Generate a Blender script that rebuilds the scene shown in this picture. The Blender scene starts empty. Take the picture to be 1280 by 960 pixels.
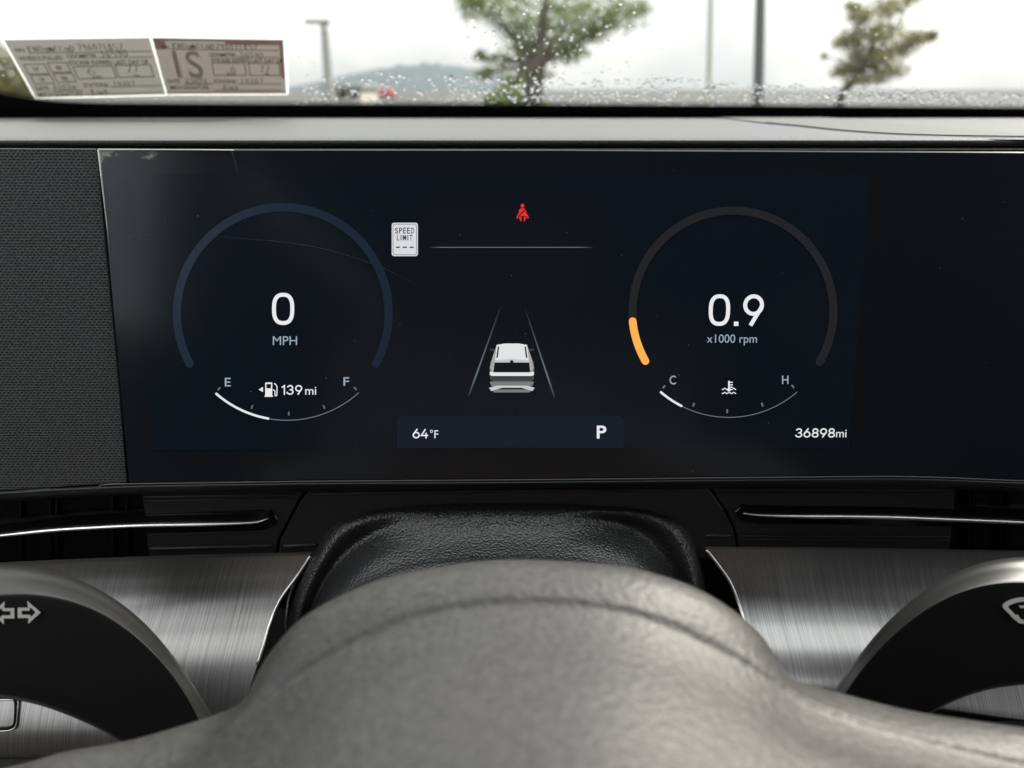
import bpy, bmesh, math, random
from mathutils import Vector, Matrix
random.seed(7)
R = math.radians
scene = bpy.context.scene
COL = scene.collection

# ------------------------------------------------------------------ camera
F_PX = 960.0                     # focal length in photograph pixels (1280 wide)
PITCH = R(21.0)
CAM = Vector((0, 0, 1.25))
FW = Vector((0, math.cos(PITCH), -math.sin(PITCH)))
UP = Vector((0, math.sin(PITCH), math.cos(PITCH)))
RT = Vector((1, 0, 0))
cd = bpy.data.cameras.new('camera')
cd.sensor_width = 36.0
cd.lens = 36.0 * F_PX / 1280.0
cd.clip_start = 0.01
cd.clip_end = 6000
cd.dof.use_dof = True
cd.dof.focus_distance = 0.315
cd.dof.aperture_fstop = 9.0
cam = bpy.data.objects.new('camera', cd)
cam.location = CAM
cam.rotation_euler = (R(90) - PITCH, 0, 0)
COL.objects.link(cam)
scene.camera = cam

# ------------------------------------------------------------------ sky, sun, exposure
EXPO = 2.05
SUN_AZ, SUN_EL = R(58), R(42)
w = bpy.data.worlds.new('World')
scene.world = w
w.use_nodes = True
nt = w.node_tree
bg = nt.nodes['Background']
sky = nt.nodes.new('ShaderNodeTexSky')
sky.sky_type = 'NISHITA'
sky.sun_disc = False
sky.sun_elevation = SUN_EL
sky.sun_rotation = SUN_AZ
sky.dust_density = 4.0
sky.air_density = 1.0
tc = nt.nodes.new('ShaderNodeTexCoord')
nz = nt.nodes.new('ShaderNodeTexNoise')
nz.inputs['Scale'].default_value = 2.2
nz.inputs['Detail'].default_value = 5
rp = nt.nodes.new('ShaderNodeValToRGB')
rp.color_ramp.elements[0].position = 0.25
rp.color_ramp.elements[0].color = (0.80, 0.80, 0.80, 1)
rp.color_ramp.elements[1].position = 0.6
mx = nt.nodes.new('ShaderNodeMix')
mx.data_type = 'RGBA'
nt.links.new(tc.outputs['Generated'], nz.inputs['Vector'])
nt.links.new(nz.outputs['Fac'], rp.inputs['Fac'])
nt.links.new(rp.outputs['Color'], mx.inputs['Factor'])
nt.links.new(sky.outputs['Color'], mx.inputs['A'])
nt.links.new(mx.outputs['Result'], bg.inputs['Color'])
sx = nt.nodes.new('ShaderNodeSeparateXYZ')
nt.links.new(tc.outputs['Generated'], sx.inputs[0])
zc = nt.nodes.new('ShaderNodeMath'); zc.operation = 'MAXIMUM'; zc.inputs[1].default_value = 0
nt.links.new(sx.outputs['Z'], zc.inputs[0])
cie = nt.nodes.new('ShaderNodeMath'); cie.operation = 'MULTIPLY_ADD'
cie.inputs[1].default_value = 2.0; cie.inputs[2].default_value = 1.0
nt.links.new(zc.outputs[0], cie.inputs[0])
n2 = nt.nodes.new('ShaderNodeTexNoise'); n2.inputs['Scale'].default_value = 3.2; n2.inputs['Detail'].default_value = 6
nt.links.new(tc.outputs['Generated'], n2.inputs['Vector'])
cr2 = nt.nodes.new('ShaderNodeValToRGB')
cr2.color_ramp.elements[0].position = 0.36; cr2.color_ramp.elements[0].color = (0.62, 0.68, 0.71, 1)
cr2.color_ramp.elements[1].position = 0.60; cr2.color_ramp.elements[1].color = (1.0, 0.995, 0.97, 1)
nt.links.new(n2.outputs['Fac'], cr2.inputs['Fac'])
vm = nt.nodes.new('ShaderNodeVectorMath'); vm.operation = 'MULTIPLY'
vk = nt.nodes.new('ShaderNodeVectorMath'); vk.operation = 'SCALE'; vk.inputs['Scale'].default_value = 2.6
nt.links.new(cr2.outputs['Color'], vm.inputs[0]); nt.links.new(cie.outputs[0], vm.inputs[1])
nt.links.new(vm.outputs['Vector'], vk.inputs[0]); nt.links.new(vk.outputs['Vector'], mx.inputs['B'])
bg.inputs['Strength'].default_value = 0.12
sd = bpy.data.lights.new('sun', 'SUN')
sd.energy = 1.8
sd.angle = R(10)
sd.color = (1, 0.95, 0.86)
sun = bpy.data.objects.new('sun', sd)
sun.rotation_euler = (R(90) - SUN_EL, 0, math.pi - SUN_AZ)
COL.objects.link(sun)
vs = scene.view_settings
vs.view_transform = 'Standard'
vs.look = 'None'
vs.exposure = EXPO
vs.gamma = 1
vs.use_curve_mapping = False
scene.cycles.max_bounces = 10
scene.cycles.transparent_max_bounces = 16
scene.cycles.caustics_refractive = False
scene.cycles.caustics_reflective = False

# ------------------------------------------------------------------ geometry helpers
def ray(px, py):
    return FW + RT * ((px - 640) / F_PX) - UP * ((py - 480) / F_PX)

def P(px, py, d):
    return CAM + ray(px, py) * d

class Plane:
    def __init__(s, p, n):
        s.p = Vector(p); s.n = Vector(n).normalized()
    def at(s, px, py, off=0.0):
        d = ray(px, py)
        t = (s.p + s.n * off - CAM).dot(s.n) / d.dot(s.n)
        return CAM + d * t

LEAN = R(12)
DISP = Plane(P(640, 390, 0.31), (0, -math.cos(LEAN), math.sin(LEAN)))
GLASS_SLOPE = R(36)
GLASS_BASE = Vector((0, 0.63, CAM.z - 0.0235))
GN = Vector((0, -math.sin(GLASS_SLOPE), -math.cos(GLASS_SLOPE)))   # inward normal
GLASS = Plane(GLASS_BASE, GN)

def link(o, parent=None):
    COL.objects.link(o)
    if parent is not None:
        o.parent = parent
    return o

def wloc(o):
    v = Vector((0, 0, 0))
    while o is not None:
        v += o.location
        o = o.parent
    return v

def tag(o, label=None, cat=None, group=None, kind=None):
    if label: o['label'] = label
    if cat: o['category'] = cat
    if group: o['group'] = group
    if kind: o['kind'] = kind
    return o

def empty(name, loc, label=None, cat=None, group=None, kind=None):
    o = bpy.data.objects.new(name, None)
    o.empty_display_size = 0.02
    o.location = loc
    COL.objects.link(o)
    return tag(o, label, cat, group, kind)

def mesh(name, verts, faces, mat, parent=None, smooth=False, uv=None, at=None, cols=None):
    """one mesh object from world-space vertices"""
    base = wloc(parent) if parent is not None else (Vector(at) if at is not None else Vector((0, 0, 0)))
    me = bpy.data.meshes.new(name)
    me.from_pydata([tuple(Vector(v) - base) for v in verts], [], faces)
    if uv is not None:
        l = me.uv_layers.new(name='UVMap')
        for poly in me.polygons:
            for li in poly.loop_indices:
                l.data[li].uv = uv[me.loops[li].vertex_index]
    if cols is not None:
        ca = me.color_attributes.new('fade', 'FLOAT_COLOR', 'POINT')
        for i, c in enumerate(cols):
            ca.data[i].color = (c, c, c, 1)
    if smooth:
        me.polygons.foreach_set('use_smooth', [True] * len(me.polygons))
    me.materials.append(mat)
    me.update()
    o = bpy.data.objects.new(name, me)
    if parent is None and at is not None:
        o.location = at
    return link(o, parent)

def crom(pts, n):
    """Catmull-Rom through pts (tuples), resampled to n points by chord length"""
    pts = [Vector(p) for p in pts]
    if len(pts) == 1:
        return [pts[0]] * n
    ext = [pts[0] * 2 - pts[1]] + pts + [pts[-1] * 2 - pts[-2]]
    fine = []
    for i in range(1, len(ext) - 2):
        p0, p1, p2, p3 = ext[i - 1:i + 3]
        for k in range(16):
            t = k / 16
            fine.append(0.5 * ((2 * p1) + (p2 - p0) * t + (2 * p0 - 5 * p1 + 4 * p2 - p3) * t * t + (3 * p1 - p0 - 3 * p2 + p3) * t ** 3))
    fine.append(pts[-1])
    L = [0.0]
    for a, b in zip(fine, fine[1:]):
        L.append(L[-1] + (b - a).length)
    out, j = [], 0
    for i in range(n):
        s = L[-1] * i / (n - 1)
        while j < len(L) - 2 and L[j + 1] < s:
            j += 1
        d = L[j + 1] - L[j]
        out.append(fine[j].lerp(fine[j + 1], 0 if d == 0 else (s - L[j]) / d))
    return out

def crom_keep(pts, k):
    """Catmull-Rom, k steps in every span (keeps the given points)"""
    ext = [pts[0] * 2 - pts[1]] + list(pts) + [pts[-1] * 2 - pts[-2]]
    out = []
    for i in range(1, len(ext) - 2):
        p0, p1, p2, p3 = ext[i - 1:i + 3]
        for j in range(k):
            t = j / k
            out.append(0.5 * ((2 * p1) + (p2 - p0) * t + (2 * p0 - 5 * p1 + 4 * p2 - p3) * t * t + (3 * p1 - p0 - 3 * p2 + p3) * t ** 3))
    out.append(pts[-1])
    return out

def loft(name, curves, mat, parent=None, nu=80, k=6, at=None, world=False, flip=False):
    """surface through curves of (px, py, depth) points"""
    rows = []
    for c in curves:
        rs = crom(c, nu)
        rows.append([v if world else P(v.x, v.y, v.z) for v in rs])
    colsv = [crom_keep([r[i] for r in rows], k) for i in range(nu)]
    nv = len(colsv[0])
    verts, uv = [], []
    mid = colsv[nu // 2]
    vl = [0.0]
    for a, b in zip(mid, mid[1:]):
        vl.append(vl[-1] + (b - a).length)
    for i in range(nu):
        for j in range(nv):
            verts.append(colsv[i][j])
            uv.append((colsv[i][j].x, vl[j]))
    faces = []
    for i in range(nu - 1):
        for j in range(nv - 1):
            a, b, c, d = i * nv + j, i * nv + j + 1, (i + 1) * nv + j + 1, (i + 1) * nv + j
            faces.append((a, d, c, b) if flip else (a, b, c, d))
    return mesh(name, verts, faces, mat, parent, True, uv, at)

def tube(name, pts, rad, mat, parent=None, seg=8, flat=1.0, at=None, smooth=True, n=None, updir=None):
    """swept tube through world points; rad is a number or one per point; flat squashes the section along updir"""
    if n:
        rr = rad if isinstance(rad, (list, tuple)) else [rad] * len(pts)
        m = len(pts)
        pts2 = crom(pts, n)
        rad = [rr[min(m - 2, int(i / (n - 1) * (m - 1)))] * (1 - ((i / (n - 1) * (m - 1)) % 1 if i < n - 1 else 1)) + rr[min(m - 1, int(i / (n - 1) * (m - 1)) + 1)] * ((i / (n - 1) * (m - 1)) % 1 if i < n - 1 else 1) for i in range(n)]
        pts = pts2
    pts = [Vector(p) for p in pts]
    verts, faces = [], []
    for i, p in enumerate(pts):
        t = (pts[min(i + 1, len(pts) - 1)] - pts[max(i - 1, 0)]).normalized()
        ref = Vector(updir) if updir else (Vector((0, 0, 1)) if abs(t.z) < 0.9 else Vector((0, 1, 0)))
        a = t.cross(ref).normalized()
        b = a.cross(t).normalized()
        r = rad[i] if isinstance(rad, (list, tuple)) else rad
        for k in range(seg):
            th = 2 * math.pi * k / seg
            verts.append(p + a * math.cos(th) * r + b * math.sin(th) * r * flat)
    for i in range(len(pts) - 1):
        for k in range(seg):
            a0, a1 = i * seg + k, i * seg + (k + 1) % seg
            faces.append((a0, a1, a1 + seg, a0 + seg))
    faces.append(tuple(range(seg - 1, -1, -1)))
    faces.append(tuple((len(pts) - 1) * seg + k for k in range(seg)))
    return mesh(name, verts, faces, mat, parent, smooth, at=at)

def slab(name, outline, plane_or_depth, thick, mat, parent=None, bevel=0.0, off=0.0, at=None):
    """solid plate: px outline on a plane (front face at off), thickness backwards, with a bevelled front edge"""
    pl = plane_or_depth
    n = pl.n
    n_ = len(outline)
    front = [pl.at(x, y, off) for x, y in outline]
    c = sum(front, Vector((0, 0, 0))) / n_
    verts, faces = [], []
    # inset for the bevel
    ins = []
    for i in range(n_):
        p0, p1, p2 = front[i - 1], front[i], front[(i + 1) % n_]
        e1 = (p1 - p0).normalized(); e2 = (p2 - p1).normalized()
        m1 = n.cross(e1); m2 = n.cross(e2)
        m = (m1 + m2)
        m = m.normalized() if m.length > 1e-9 else m1
        k = 1.0 / max(0.35, m.dot(m1))
        ins.append(m * k)
    area = sum((front[i] - c).cross(front[(i + 1) % n_] - c).dot(n) for i in range(n_))
    sg = 1 if area > 0 else -1
    verts += [front[i] + ins[i] * sg * bevel for i in range(n_)]
    verts += [front[i] - n * bevel for i in range(n_)]
    verts += [front[i] - n * thick for i in range(n_)]
    faces.append(tuple(range(n_)))
    for r in (0, 1):
        for i in range(n_):
            j = (i + 1) % n_
            faces.append((r * n_ + i, (r + 1) * n_ + i, (r + 1) * n_ + j, r * n_ + j))
    faces.append(tuple(range(3 * n_ - 1, 2 * n_ - 1, -1)))
    if sg < 0:
        faces = [tuple(reversed(f)) for f in faces]
    return mesh(name, verts, faces, mat, parent, at=at)

def box(name, lo, hi, mat, parent=None, at=None, bevel=0.0, seg=2):
    bm = bmesh.new()
    bmesh.ops.create_cube(bm, size=1)
    for v in bm.verts:
        v.co = Vector([(lo[i] + hi[i]) / 2 + v.co[i] * (hi[i] - lo[i]) for i in range(3)])
    if bevel:
        bmesh.ops.bevel(bm, geom=bm.edges[:], offset=bevel, segments=seg, affect='EDGES', profile=0.5)
    bm.verts.index_update()
    vs_ = [v.co.copy() for v in bm.verts]
    fs_ = [[v.index for v in f.verts] for f in bm.faces]
    bm.free()
    return mesh(name, vs_, fs_, mat, parent, bevel > 0, at=at)

# ------------------------------------------------------------------ materials
def s2l(c):
    return c / 12.92 if c <= 0.04045 else ((c + 0.055) / 1.055) ** 2.4

def srgb(r, g, b):
    return (s2l(r / 255), s2l(g / 255), s2l(b / 255), 1)

def mat(name, base, rough=0.5, metal=0.0, spec=0.5, bump=None, rvar=0.0, cvar=0.0, scale=300.0):
    m = bpy.data.materials.new(name)
    m.use_nodes = True
    t = m.node_tree
    b = t.nodes['Principled BSDF']
    b.inputs['Base Color'].default_value = (*base[:3], 1)
    b.inputs['Roughness'].default_value = rough
    b.inputs['Metallic'].default_value = metal
    b.inputs['Specular IOR Level'].default_value = spec
    c = t.nodes.new('ShaderNodeTexCoord')
    if rvar or cvar:
        n = t.nodes.new('ShaderNodeTexNoise')
        n.inputs['Scale'].default_value = scale * 0.12
        n.inputs['Detail'].default_value = 4
        t.links.new(c.outputs['Object'], n.inputs['Vector'])
        if rvar:
            mr = t.nodes.new('ShaderNodeMapRange')
            mr.inputs['To Min'].default_value = max(0.02, rough - rvar)
            mr.inputs['To Max'].default_value = min(1, rough + rvar)
            t.links.new(n.outputs['Fac'], mr.inputs['Value'])
            t.links.new(mr.outputs['Result'], b.inputs['Roughness'])
        if cvar:
            mr = t.nodes.new('ShaderNodeMapRange')
            mr.inputs['To Min'].default_value = 1 - cvar
            mr.inputs['To Max'].default_value = 1 + cvar
            mm = t.nodes.new('ShaderNodeMix')
            mm.data_type = 'RGBA'; mm.blend_type = 'MULTIPLY'
            mm.inputs['Factor'].default_value = 1
            mm.inputs['A'].default_value = (*base[:3], 1)
            t.links.new(n.outputs['Fac'], mr.inputs['Value'])
            t.links.new(mr.outputs['Result'], mm.inputs['B'])
            t.links.new(mm.outputs['Result'], b.inputs['Base Color'])
    if bump:
        kind, sc, st, dist = bump
        if kind == 'voronoi':
            n = t.nodes.new('ShaderNodeTexVoronoi')
            n.feature = 'SMOOTH_F1'
            n.inputs['Scale'].default_value = sc
            n.inputs['Smoothness'].default_value = 0.35
            out = n.outputs['Distance']
        else:
            n = t.nodes.new('ShaderNodeTexNoise')
            n.inputs['Scale'].default_value = sc
            n.inputs['Detail'].default_value = 3
            out = n.outputs['Fac']
        t.links.new(c.outputs['Object'], n.inputs['Vector'])
        bp = t.nodes.new('ShaderNodeBump')
        bp.inputs['Strength'].default_value = st
        bp.inputs['Distance'].default_value = dist
        bp.invert = (kind == 'voronoi')
        t.links.new(out, bp.inputs['Height'])
        t.links.new(bp.outputs['Normal'], b.inputs['Normal'])
    return m

def emat(name, r, g, b, k=1.0):
    """screen pixel that shows as this sRGB colour at the scene exposure"""
    m = bpy.data.materials.new(name)
    m.use_nodes = True
    t = m.node_tree
    bs = t.nodes['Principled BSDF']
    bs.inputs['Base Color'].default_value = (0.01, 0.01, 0.01, 1)
    bs.inputs['Roughness'].default_value = 0.3
    bs.inputs['Emission Color'].default_value = srgb(r, g, b)
    bs.inputs['Emission Strength'].default_value = k / 2 ** EXPO
    return m

def fade_mat(name, r, g, b):
    m = bpy.data.materials.new(name)
    m.use_nodes = True
    t = m.node_tree
    t.nodes.remove(t.nodes['Principled BSDF'])
    em = t.nodes.new('ShaderNodeEmission')
    em.inputs['Color'].default_value = srgb(r, g, b)
    em.inputs['Strength'].default_value = 1 / 2 ** EXPO
    tr = t.nodes.new('ShaderNodeBsdfTransparent')
    at = t.nodes.new('ShaderNodeAttribute')
    at.attribute_name = 'fade'
    mxs = t.nodes.new('ShaderNodeMixShader')
    t.links.new(at.outputs['Fac'], mxs.inputs['Fac'])
    t.links.new(tr.outputs['BSDF'], mxs.inputs[1])
    t.links.new(em.outputs['Emission'], mxs.inputs[2])
    t.links.new(mxs.outputs['Shader'], t.nodes['Material Output'].inputs['Surface'])
    return m

M = {}
M['plastic'] = mat('black soft plastic', (0.022, 0.023, 0.026), 0.46, bump=('noise', 2600, 0.25, 0.0002), rvar=0.08)
M['gloss_black'] = mat('gloss black plastic', (0.006, 0.006, 0.007), 0.18)
M['deep_black'] = mat('vent interior black', (0.003, 0.003, 0.0035), 0.6, spec=0.2)
M['lip_glint'] = mat('trim edge glint grey', (0.10, 0.10, 0.105), 0.3)  # lighter grey paints the bright line of the reflecting chamfer
M['chrome'] = mat('satin chrome', (0.85, 0.84, 0.82), 0.3, metal=1.0)
M['leather'] = mat('black grained leather', (0.018, 0.0185, 0.020), 0.32, spec=0.65, bump=('voronoi', 1000, 0.5, 0.0006), rvar=0.06)
M['dash'] = mat('grey dash pad', (0.082, 0.082, 0.081), 0.55, bump=('voronoi', 900, 0.5, 0.0004), cvar=0.05)
M['dash_side'] = mat('ribbed dash pad', (0.075, 0.074, 0.071), 0.6, bump=('noise', 500, 0.5, 0.0006))
M['hub'] = mat('grey grained wheel cover', (0.042, 0.0405, 0.0385), 0.5, bump=('noise', 620, 0.45, 0.0007), cvar=0.9, scale=4600)
M['stalk'] = mat('stalk plastic lit tone', (0.024, 0.024, 0.0235), 0.42, bump=('noise', 3000, 0.15, 0.0002), rvar=0.06)  # lighter copy of the face's plastic, painting the sheen on the bevel
M['stalk_face'] = mat('black stalk face', (0.005, 0.0055, 0.006), 0.42, spec=0.3, rvar=0.06)
M['print'] = mat('pale grey printed icon', (0.62, 0.64, 0.60), 0.5)
M['glass_black'] = mat('dark display glass', (0.012, 0.0145, 0.019), 0.17, spec=0.42, rvar=0.05, scale=200)
M['frit'] = mat('black ceramic frit', (0.006, 0.006, 0.007), 0.35)
M['headliner'] = mat('grey headliner', (0.30, 0.295, 0.285), 0.9, cvar=0.08)
M['cabin_dark'] = mat('dark cabin trim', (0.06, 0.058, 0.058), 0.7, cvar=0.1)
M['seat_brown'] = mat('brown seat for warm reflection', (0.24, 0.14, 0.10), 0.7, cvar=0.15)  # brown invented to put a warm reflection in the screen
M['paper_ink'] = mat('black sticker ink', (0.012, 0.012, 0.014), 0.7)
M['pen'] = mat('dark pen ink', (0.03, 0.03, 0.04), 0.7)
M['asphalt'] = mat('asphalt', (0.055, 0.055, 0.055), 0.9, cvar=0.2, scale=4)
M['grass'] = mat('verge grass', (0.07, 0.10, 0.035), 0.95, cvar=0.3, scale=10)
M['hill'] = mat('far hill with haze tint', (0.07, 0.09, 0.098), 1.0, cvar=0.25, scale=0.3)  # blue-grey puts distance haze into the hill's colour
M['bark'] = mat('bark', (0.10, 0.085, 0.065), 0.9, cvar=0.3, scale=60)
M['post_dark'] = mat('grey lamp post paint', (0.09, 0.09, 0.095), 0.5)
M['post_pale'] = mat('pale galvanised post', (0.30, 0.30, 0.29), 0.5)
M['red_paint'] = mat('red car paint', (0.32, 0.03, 0.03), 0.3)
M['tyre'] = mat('tyre rubber', (0.02, 0.02, 0.02), 0.8)
M['building'] = mat('pale building cladding', (0.42, 0.40, 0.36), 0.8, cvar=0.1, scale=6)
M['window_dark'] = mat('dark window glass', (0.03, 0.035, 0.04), 0.1)

def brushed():
    m = bpy.data.materials.new('brushed metal')
    m.use_nodes = True
    t = m.node_tree
    b = t.nodes['Principled BSDF']
    b.inputs['Metallic'].default_value = 1
    b.inputs['Anisotropic'].default_value = 0.45
    uv = t.nodes.new('ShaderNodeUVMap')
    mp = t.nodes.new('ShaderNodeMapping')
    mp.inputs['Scale'].default_value = (4200, 22, 1)
    mp.vector_type = 'POINT'
    t.links.new(uv.outputs['UV'], mp.inputs['Vector'])
    n = t.nodes.new('ShaderNodeTexNoise')
    n.inputs['Scale'].default_value = 1
    n.inputs['Detail'].default_value = 3
    t.links.new(mp.outputs['Vector'], n.inputs['Vector'])
    mp2 = t.nodes.new('ShaderNodeMapping')
    mp2.inputs['Scale'].default_value = (1900, 14, 1)
    t.links.new(uv.outputs['UV'], mp2.inputs['Vector'])
    n2 = t.nodes.new('ShaderNodeTexNoise')
    n2.inputs['Scale'].default_value = 1
    t.links.new(mp2.outputs['Vector'], n2.inputs['Vector'])
    ad = t.nodes.new('ShaderNodeMath'); ad.operation = 'MULTIPLY_ADD'
    ad.inputs[1].default_value = 0.6
    t.links.new(n.outputs['Fac'], ad.inputs[0])
    ml = t.nodes.new('ShaderNodeMath'); ml.operation = 'MULTIPLY'; ml.inputs[1].default_value = 0.4
    t.links.new(n2.outputs['Fac'], ml.inputs[0])
    t.links.new(ml.outputs[0], ad.inputs[2])
    cr = t.nodes.new('ShaderNodeValToRGB')
    cr.color_ramp.elements[0].position = 0.32
    cr.color_ramp.elements[0].color = (0.21, 0.21, 0.215, 1)
    cr.color_ramp.elements[1].position = 0.72
    cr.color_ramp.elements[1].color = (0.53, 0.525, 0.52, 1)
    t.links.new(ad.outputs[0], cr.inputs['Fac'])
    t.links.new(cr.outputs['Color'], b.inputs['Base Color'])
    mr = t.nodes.new('ShaderNodeMapRange')
    mr.inputs['To Min'].default_value = 0.32
    mr.inputs['To Max'].default_value = 0.42
    t.links.new(ad.outputs[0], mr.inputs['Value'])
    t.links.new(mr.outputs['Result'], b.inputs['Roughness'])
    bp = t.nodes.new('ShaderNodeBump')
    bp.inputs['Strength'].default_value = 0.25
    bp.inputs['Distance'].default_value = 0.0001
    t.links.new(ad.outputs[0], bp.inputs['Height'])
    t.links.new(bp.outputs['Normal'], b.inputs['Normal'])
    return m
M['brushed'] = brushed()

def fabric():
    m = bpy.data.materials.new('black knit fabric')
    m.use_nodes = True
    t = m.node_tree
    b = t.nodes['Principled BSDF']
    b.inputs['Roughness'].default_value = 0.85
    uv = t.nodes.new('ShaderNodeUVMap')
    br = t.nodes.new('ShaderNodeTexBrick')
    br.offset = 0.5
    br.inputs['Scale'].default_value = 1.0
    br.inputs['Color1'].default_value = (0.006, 0.006, 0.007, 1)
    br.inputs['Color2'].default_value = (0.014, 0.014, 0.015, 1)
    br.inputs['Mortar'].default_value = (0.070, 0.072, 0.077, 1)
    br.inputs['Brick Width'].default_value = 0.0018
    br.inputs['Row Height'].default_value = 0.00112
    br.inputs['Mortar Size'].default_value = 0.00036
    br.inputs['Mortar Smooth'].default_value = 0.5
    nzz = t.nodes.new('ShaderNodeTexNoise')
    nzz.inputs['Scale'].default_value = 260
    ma = t.nodes.new('ShaderNodeVectorMath'); ma.operation = 'MULTIPLY_ADD'
    ma.inputs[1].default_value = (0.0005, 0.0003, 0)
    t.links.new(uv.outputs['UV'], nzz.inputs['Vector'])
    t.links.new(nzz.outputs['Color'], ma.inputs[0])
    t.links.new(uv.outputs['UV'], ma.inputs[2])
    t.links.new(ma.outputs['Vector'], br.inputs['Vector'])
    # lint and uneven dye
    n3 = t.nodes.new('ShaderNodeTexNoise'); n3.inputs['Scale'].default_value = 900; n3.inputs['Detail'].default_value = 2
    t.links.new(uv.outputs['UV'], n3.inputs['Vector'])
    cr = t.nodes.new('ShaderNodeMapRange')
    cr.inputs['From Min'].default_value = 0.3; cr.inputs['From Max'].default_value = 0.75
    cr.inputs['To Min'].default_value = 0.65; cr.inputs['To Max'].default_value = 1.6
    t.links.new(n3.outputs['Fac'], cr.inputs['Value'])
    mm = t.nodes.new('ShaderNodeMix'); mm.data_type = 'RGBA'; mm.blend_type = 'MULTIPLY'; mm.inputs['Factor'].default_value = 1
    t.links.new(br.outputs['Color'], mm.inputs['A'])
    t.links.new(cr.outputs['Result'], mm.inputs['B'])
    t.links.new(mm.outputs['Result'], b.inputs['Base Color'])
    bp = t.nodes.new('ShaderNodeBump')
    bp.inputs['Strength'].default_value = 0.7
    bp.inputs['Distance'].default_value = 0.0004
    t.links.new(br.outputs['Fac'], bp.inputs['Height'])
    t.links.new(bp.outputs['Normal'], b.inputs['Normal'])
    return m
M['fabric'] = fabric()

def thin_glass():
    m = bpy.data.materials.new('windshield glass')
    m.use_nodes = True
    t = m.node_tree
    t.nodes.remove(t.nodes['Principled BSDF'])
    tr = t.nodes.new('ShaderNodeBsdfTransparent')
    tr.inputs['Color'].default_value = (0.955, 0.96, 0.95, 1)
    gl = t.nodes.new('ShaderNodeBsdfGlossy')
    gl.inputs['Roughness'].default_value = 0.02
    lw = t.nodes.new('ShaderNodeLayerWeight')      # Schlick: 0.03 head on, rising towards grazing, same from both sides
    lw.inputs['Blend'].default_value = 0.5
    pw = t.nodes.new('ShaderNodeMath'); pw.operation = 'POWER'; pw.inputs[1].default_value = 5
    ma = t.nodes.new('ShaderNodeMath'); ma.operation = 'MULTIPLY_ADD'; ma.inputs[1].default_value = 0.9; ma.inputs[2].default_value = 0.03
    t.links.new(lw.outputs['Facing'], pw.inputs[0])
    t.links.new(pw.outputs[0], ma.inputs[0])
    mxs = t.nodes.new('ShaderNodeMixShader')
    t.links.new(ma.outputs[0], mxs.inputs['Fac'])
    t.links.new(tr.outputs['BSDF'], mxs.inputs[1])
    t.links.new(gl.outputs['BSDF'], mxs.inputs[2])
    t.links.new(mxs.outputs['Shader'], t.nodes['Material Output'].inputs['Surface'])
    return m
M['glass'] = thin_glass()

def water():
    m = bpy.data.materials.new('rain water')
    m.use_nodes = True
    t = m.node_tree
    t.nodes.remove(t.nodes['Principled BSDF'])
    g = t.nodes.new('ShaderNodeBsdfGlass')
    g.inputs['IOR'].default_value = 1.33
    g.inputs['Roughness'].default_value = 0
    t.links.new(g.outputs['BSDF'], t.nodes['Material Output'].inputs['Surface'])
    return m
M['water'] = water()

def paper(name, col, tint=None):
    m = bpy.data.materials.new(name)
    m.use_nodes = True
    t = m.node_tree
    t.nodes.remove(t.nodes['Principled BSDF'])
    d = t.nodes.new('ShaderNodeBsdfDiffuse'); d.inputs['Color'].default_value = (*col, 1)
    tl = t.nodes.new('ShaderNodeBsdfTranslucent'); tl.inputs['Color'].default_value = (*col, 1)
    mxs = t.nodes.new('ShaderNodeMixShader'); mxs.inputs['Fac'].default_value = 0.42
    t.links.new(d.outputs['BSDF'], mxs.inputs[1])
    t.links.new(tl.outputs['BSDF'], mxs.inputs[2])
    t.links.new(mxs.outputs['Shader'], t.nodes['Material Output'].inputs['Surface'])
    return m
M['paper'] = paper('white sticker paper', (0.62, 0.61, 0.58))
M['paper_pink'] = paper('faded pinkish sticker paper', (0.60, 0.565, 0.535))
M['paper_red'] = paper('red print showing through paper', (0.62, 0.43, 0.39))
M['paper_grey'] = paper('grey print showing through paper', (0.575, 0.54, 0.51))
M['paper_edge'] = paper('bright sticker edge', (0.95, 0.95, 0.93))

def leaf_mat(name, c1, c2):
    m = bpy.data.materials.new(name)
    m.use_nodes = True
    t = m.node_tree
    t.nodes.remove(t.nodes['Principled BSDF'])
    c = t.nodes.new('ShaderNodeTexCoord')
    n = t.nodes.new('ShaderNodeTexNoise'); n.inputs['Scale'].default_value = 2.5
    t.links.new(c.outputs['Object'], n.inputs['Vector'])
    cr = t.nodes.new('ShaderNodeValToRGB')
    cr.color_ramp.elements[0].position = 0.35; cr.color_ramp.elements[0].color = (*c1, 1)
    cr.color_ramp.elements[1].position = 0.65; cr.color_ramp.elements[1].color = (*c2, 1)
    t.links.new(n.outputs['Fac'], cr.inputs['Fac'])
    d = t.nodes.new('ShaderNodeBsdfDiffuse'); tl = t.nodes.new('ShaderNodeBsdfTranslucent')
    t.links.new(cr.outputs['Color'], d.inputs['Color']); t.links.new(cr.outputs['Color'], tl.inputs['Color'])
    mxs = t.nodes.new('ShaderNodeMixShader'); mxs.inputs['Fac'].default_value = 0.4
    t.links.new(d.outputs['BSDF'], mxs.inputs[1]); t.links.new(tl.outputs['BSDF'], mxs.inputs[2])
    t.links.new(mxs.outputs['Shader'], t.nodes['Material Output'].inputs['Surface'])
    return m
M['leaf'] = leaf_mat('hazy green leaves', (0.14, 0.175, 0.085), (0.26, 0.30, 0.12))  # both leaf tones paled to paint in the veiling glare
M['leaf_dry'] = leaf_mat('hazy olive leaves', (0.16, 0.165, 0.095), (0.29, 0.28, 0.13))

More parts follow.
